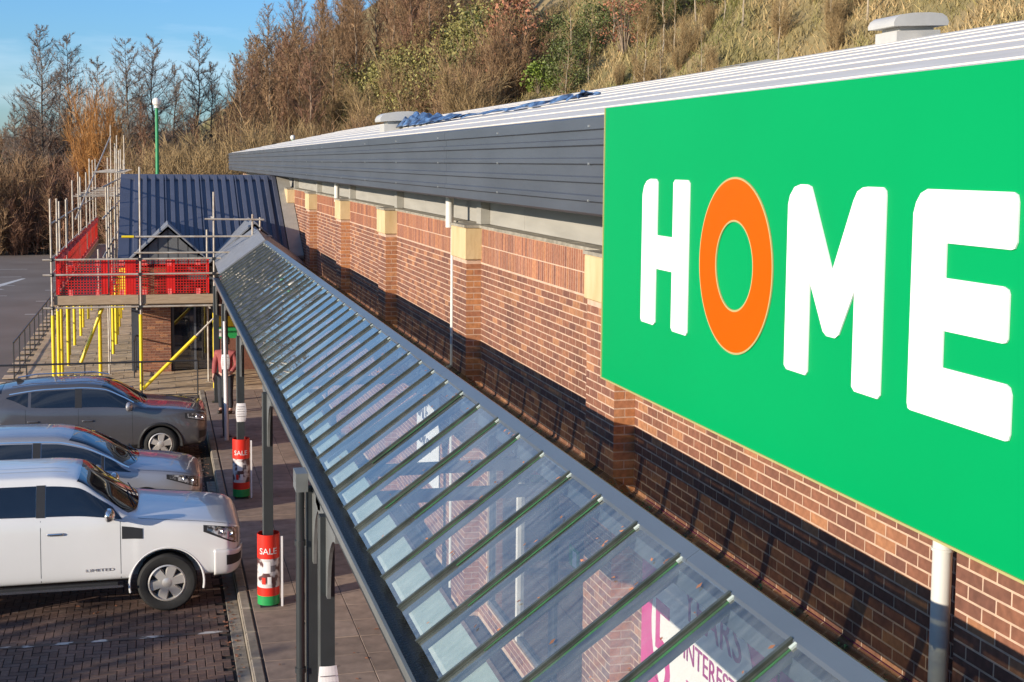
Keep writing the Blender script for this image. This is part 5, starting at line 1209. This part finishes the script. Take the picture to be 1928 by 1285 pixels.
def leafy(seed, H=2.5, wd=1.4, leaves=2600, ls=0.07, gaps=0.35, clumps=26, low=0.1):
    r = np.random.default_rng(seed); tr, cr = MB(), MB(); cs = []
    for k in range(clumps):
        t = r.random(); a = r.random()*6.28; rad_ = wd*math.sqrt(r.random())*(0.45+0.55*math.sin(math.pi*(0.25+0.7*t))); c = Vector((rad_*math.cos(a), rad_*math.sin(a), H*(low+(1-low)*t))); cs.append(c)
        m = Vector((c.x*0.4, c.y*0.4, c.z*0.45)); tr.tube((c.x*0.05, c.y*0.05, -0.2), m, 0.03, 0.02, n=4, cap=False); tr.tube(m, c, 0.02, 0.008, n=3, cap=False)
    for k in range(leaves):
        c = cs[int(r.random()*len(cs))]; o = rv(r)*wd*0.20; o.z *= 0.9; p = c+o
        if p.z < 0.03: p.z = 0.03+0.2*r.random()
        u = rv(r).normalized(); v = u.cross(rv(r)).normalized(); s = ls*(0.6+0.8*r.random()); cr.quad(p-u*s, p-v*s*0.55, p+u*s, p+v*s*0.55)
    return tr, cr
ARC = {}
def arche(key, pair, bark, leaf):
    a, b = pair; ta, tb = a.mesh('trunk'), b.mesh('crown'); ta.materials.append(MT[bark]); tb.materials.append(MT[leaf]); ARC[key] = (ta, tb)
for k in range(5): arche(('alder', k), bare_tree(20+k, 12, 2.3+0.25*k, 0.12, 54, 0.2, 0.6, 0.010, 1.7), 'bark_dark', 'twig_grey')
for k in range(4): arche(('brown', k), bare_tree(40+k, 11, 2.7, 0.15, 40, 0.25, 1.15, 0.012, 1.35), 'bark', 'twig_brown')
for k in range(3): arche(('redtree', k), bare_tree(50+k, 11, 2.4, 0.13, 40, 0.18, 1.2, 0.012, 1.4), 'bark', 'twig_red')
for k in range(3): arche(('pale', k), bare_tree(60+k, 9, 1.7, 0.09, 26, 0.3, 1.0, 0.014, 0.8), 'bark_pale', 'twig_tan')
for k in range(3): arche(('tan', k), thicket(70+k, 5.5, 26, 0.42, 0.013, 0.9, 2.0), 'twig_tan', 'twig_tan')
for k in range(3): arche(('scrub', k), thicket(80+k, 4.5, 26, 0.4, 0.013, 0.9, 2.0), 'bark', 'twig_brown')
for k in range(2): arche(('redscrub', k), thicket(90+k, 4.5, 26, 0.38, 0.013, 0.9, 2.0), 'twig_red', 'twig_red')
arche(('willow', 0), thicket(99, 8.2, 30, 0.26, 0.016, 0.7, 3.0), 'twig_orange', 'twig_orange')
for k in range(3): arche(('olive', k), leafy(100+k, 4.6, 2.2, 3000, 0.085, clumps=44), 'bark', 'leaf_olive')
for k in range(2): arche(('green', k), leafy(110+k, 3.0, 1.5, 2600, 0.075, clumps=34), 'bark', 'leaf_green')
for k in range(2): arche(('rust', k), leafy(120+k, 3.8, 1.3, 1300, 0.075, clumps=34, low=0.2), 'bark', 'leaf_rust')
for k in range(2): arche(('dark', k), leafy(130+k, 4.5, 2.0, 4200, 0.13, clumps=36, low=0.03), 'bark_dark', 'leaf_dark')
arche(('lime', 0), leafy(140, 1.8, 1.0, 1300, 0.09, clumps=16), 'bark', 'leaf_lime')
def plant(key, name, label, cat, x, y, s, group=None, sz=None, rz=None, z=None):
    t = thing(name, label, cat, (x, y, (hill_z(x, y) if z is None else z)), group, random.random()*6.28 if rz is None else rz)
    t.scale = (s, s, sz or s)
    for nm, me in zip(('trunk', 'crown'), ARC[key]):
        o = bpy.data.objects.new(nm, me); col.objects.link(o); o.parent = t
    return t
def bear(u): return math.tan(YAW+math.atan((u-964)/2550))      # compass bearing of a sight line
def top_z(y, Y): return 5.9+0.088*Y*(303-y)/243
R2 = random.Random(11)
AL = 'bare grey alder standing at the far edge of the car park'; ALG = 'bare alders beyond the car park'
for k, (u, yt, Y) in enumerate([(28, 200, 96), (90, 52, 97), (140, 68, 99), (235, 74, 98), (295, 68, 100), (372, 58, 102), (335, 120, 97), (190, 110, 104), (58, 165, 101), (118, 140, 103), (268, 130, 104), (405, 112, 101)]):
    x = bear(u)*Y; h = top_z(yt, Y)-hill_z(x, Y); plant(('alder', k % 5), 'alder_tree', AL, 'tree', x, Y, h/12, ALG)
plant(('willow', 0), 'willow_tree', 'bright orange-stemmed willow among the bare trees behind the scaffold', 'tree', bear(180)*90, 90, 0.62, sz=1.12)
BR = 'brown-twigged bare tree on the wooded bank behind the store'; BRG = 'bare brown trees on the bank'
for k in range(58):
    u = R2.uniform(430, 960); Y = R2.uniform(92, 118); x = bear(u)*Y
    plant((('brown', 'brown', 'redtree')[k % 3], k % 3), 'bare_tree', BR, 'tree', x, Y, R2.uniform(0.75, 1.1), BRG)
for u, yt, Y in ((450, 95, 101), (485, 62, 103), (520, 40, 104), (555, 20, 106), (600, -20, 106), (640, -50, 108), (500, 100, 96), (570, 60, 98), (620, 30, 97)):
    x = bear(u)*Y; h = top_z(yt, Y)-hill_z(x, Y); plant(('brown', R2.randrange(4)), 'bare_tree', BR, 'tree', x, Y, h/11, BRG)
for k in range(34):
    u = R2.uniform(470, 900); Y = R2.uniform(116, 150); x = bear(u)*Y
    plant(('brown', k % 4), 'bare_tree', BR, 'tree', x, Y, R2.uniform(0.9, 1.25), BRG)
RDW = 'bare reddish tree low in the wood at the car park edge'
for k in range(64):
    u = R2.uniform(-30, 460); Y = R2.uniform(95, 118); plant((('redtree', 'brown')[k % 2], k % 3), 'bare_tree', RDW, 'tree', bear(u)*Y, Y, R2.uniform(0.55, 0.88), 'reddish trees at the car park edge')
TN = 'tan many-stemmed coppice thicket behind the entrance roof'
for k in range(30):
    u = R2.uniform(285, 560); Y = R2.uniform(70, 86); x = bear(u)*Y
    if x < hill_base(Y)+8: plant(('tan', k % 3), 'coppice_thicket', TN, 'thicket', x, Y, R2.uniform(0.95, 1.35), 'tan coppice behind the entrance')
for k in range(12):
    u = R2.uniform(235, 330); Y = R2.uniform(80, 92); plant(('redscrub', k % 2), 'red_thicket', 'reddish-brown upright thicket by the green lamp column', 'thicket', bear(u)*Y, Y, R2.uniform(1.0, 1.4), 'red thickets by the lamp')
for k in range(26):
    u = R2.uniform(-40, 240); Y = R2.uniform(88, 95); plant((('redscrub', 'scrub')[k % 2], k % 2), 'red_thicket', 'reddish-brown twiggy thicket along the far car park verge', 'thicket', bear(u)*Y, Y, R2.uniform(0.8, 1.35), 'thickets along the far verge')
for k in range(15):
    u = R2.uniform(-40, 120) if k < 10 else R2.uniform(120, 240); Y = R2.uniform(94, 101); plant(('dark', k % 2), 'evergreen_bush', 'dark evergreen bush in the shade under the far trees', 'bush', bear(u)*Y, Y, R2.uniform(0.8, 1.3), 'dark evergreens under the trees')
SC = 'brown twiggy scrub on the bank right behind the store roof'
for k in range(60):
    u = R2.uniform(440, 1010); Y = R2.uniform(68, 98); x = bear(u)*Y
    if x > hill_base(Y)-1: plant(('scrub', k % 3) if k % 3 else ('tan', k % 3), 'bank_scrub', SC, 'scrub', x, Y, R2.uniform(0.7, 1.2), 'brown scrub on the bank')
OL = 'yellow-olive leafy bush high on the wooded bank'
for k, (u, Y) in enumerate([(745, 92), (790, 90), (830, 94), (770, 98), (850, 88), (715, 96), (880, 93), (800, 100), (735, 104), (860, 101), (690, 98), (920, 86), (655, 102), (940, 96), (815, 84), (760, 86)]):
    plant(('olive', k % 3), 'olive_bush', OL, 'bush', bear(u)*Y, Y, R2.uniform(0.9, 1.25), 'olive bushes on the bank')
for k, (u, Y) in enumerate([(690, 104), (845, 96), (910, 92), (660, 108), (900, 100), (870, 84)]):
    plant(('green', k % 2), 'green_bush', 'fresh green evergreen bush among the bare trees on the bank', 'bush', bear(u)*Y, Y, R2.uniform(1.1, 1.6), 'green bushes on the bank')
plant(('rust', 0), 'beech_bush', 'tall rust-leaved beech bush on the bank between wood and open slope', 'bush', bear(968)*80, 80, 1.5)
plant(('rust', 1), 'beech_bush', 'second rust-leaved beech bush just above the taller one', 'bush', bear(960)*84, 84, 1.5)
plant(('rust', 1), 'beech_bush', 'faded rust-brown bush alone on the open grassy slope', 'bush', bear(1170)*72, 72, 1.0)
plant(('rust', 0), 'beech_bush', 'low rust-brown bush close above the roof line beside a pale sapling', 'bush', bear(1540)*60, 60, 0.75)
plant(('lime', 0), 'lime_bush', 'small lime-green bush at the foot of the slope by the roof', 'bush', bear(1010)*76, 76, 0.9)
for k, (u, Y) in enumerate([(1090, 76), (1120, 78), (1210, 74), (1250, 72), (1040, 80), (1330, 70), (1440, 66), (1480, 66), (1600, 62), (1160, 80), (1290, 74), (1700, 58), (1820, 56), (1385, 70), (1560, 66), (1130, 84), (1060, 74), (1750, 62), (1900, 54), (1660, 66), (1235, 80), (1350, 76)]):
    plant(('green', k % 2), 'gorse_clump', 'dark green gorse clump on the open tawny slope', 'bush', bear(u)*Y, Y, R2.uniform(0.45, 0.95), 'gorse on the open slope')
for k in range(46):
    u = R2.uniform(1010, 1960); Y = R2.uniform(54, 78); x = bear(u)*Y
    if hill_z(x, Y) > 4: plant(('pale', k % 3), 'bare_sapling', 'slender pale bare sapling on the open tawny slope', 'tree', x, Y, R2.uniform(0.35, 0.7), 'pale saplings on the slope')
for k in range(80):
    u = R2.uniform(980, 1960); Y = R2.uniform(54, 80); x = bear(u)*Y
    if hill_z(x, Y) > 4: plant(('tan', k % 3), 'bramble_clump', 'low tan bramble clump on the open tawny slope', 'scrub', x, Y, R2.uniform(0.2, 0.4), 'bramble clumps on the slope', )
# long grass over the bank
gb = MB(); rg = np.random.default_rng(5)
for k in range(130000):
    u = 430+1600*rg.random(); Y = 42+56*rg.random(); x = bear(u)*Y; s = x-hill_base(Y)
    if s < 7 or s > 40: continue
    z = hill_z(x, Y); h = 0.18+0.45*rg.random()**2; a = rg.random()*6.28; w = 0.022+0.022*rg.random(); lx, ly = rg.normal(0, 0.22), rg.normal(0, 0.22)
    gb.tri((x-w*math.cos(a), Y-w*math.sin(a), z-0.03), (x+w*math.cos(a), Y+w*math.sin(a), z-0.03), (x+lx, Y+ly, z+h))
tag(gb.build('long_grass', 'blade', None, fix=False), 'tawny long grass covering the open slope above the roof', 'grass', kind='stuff')
# unseen hedge added to shade the bays; trees beyond shade the tarmac
for k in range(11):
    plant(('dark', k % 2), 'added_hedge_shrub', 'dense dark evergreen hedge shrub added out of view to shade the parking bays', 'hedge', -13.6+R2.uniform(-0.4, 0.4), 0.5+k*1.15, 0.86, 'added evergreen hedge shading the bays', 0.70, z=0)
for k, (x, y, s) in enumerate([(-26, 46, 0.9), (-30, 54, 0.9), (-25, 62, 0.8), (-30, 71, 0.85), (-27, 79, 0.8)]):
    plant(('dark', k % 2), 'evergreen_tree', 'big dark evergreen bush across the car park from the scaffold', 'bush', x, y, s, 'evergreens across the car park', z=0)

# blown leaves on the paving
lg_ = MB(); rl = np.random.default_rng(9)
for k in range(420):
    y = 14.5+rl.random()**1.3*18; edge = rl.random() < 0.6
    x = (0.93-abs(rl.normal(0, 0.10))) if edge else rl.uniform(-2.2, 3.6); z = (0.140 if 0.99 < x < 1.14 else 0.124 if x >= 1.14 else 0.011); a = rl.random()*6.28; q = 0.018+0.02*rl.random()
    lg_.quad(*[(x+q*math.cos(a+t)*(1 if i % 2 == 0 else 0.5), y+q*math.sin(a+t)*(1 if i % 2 == 0 else 0.5), z+0.012*rl.random()) for i, t in enumerate((0, 1.57, 3.14, 4.71))])
tag(lg_.build('fallen_leaves', 'leaf_rust', None, fix=False), 'scattered dry brown leaves along the kerb and paving', 'leaves', kind='stuff')
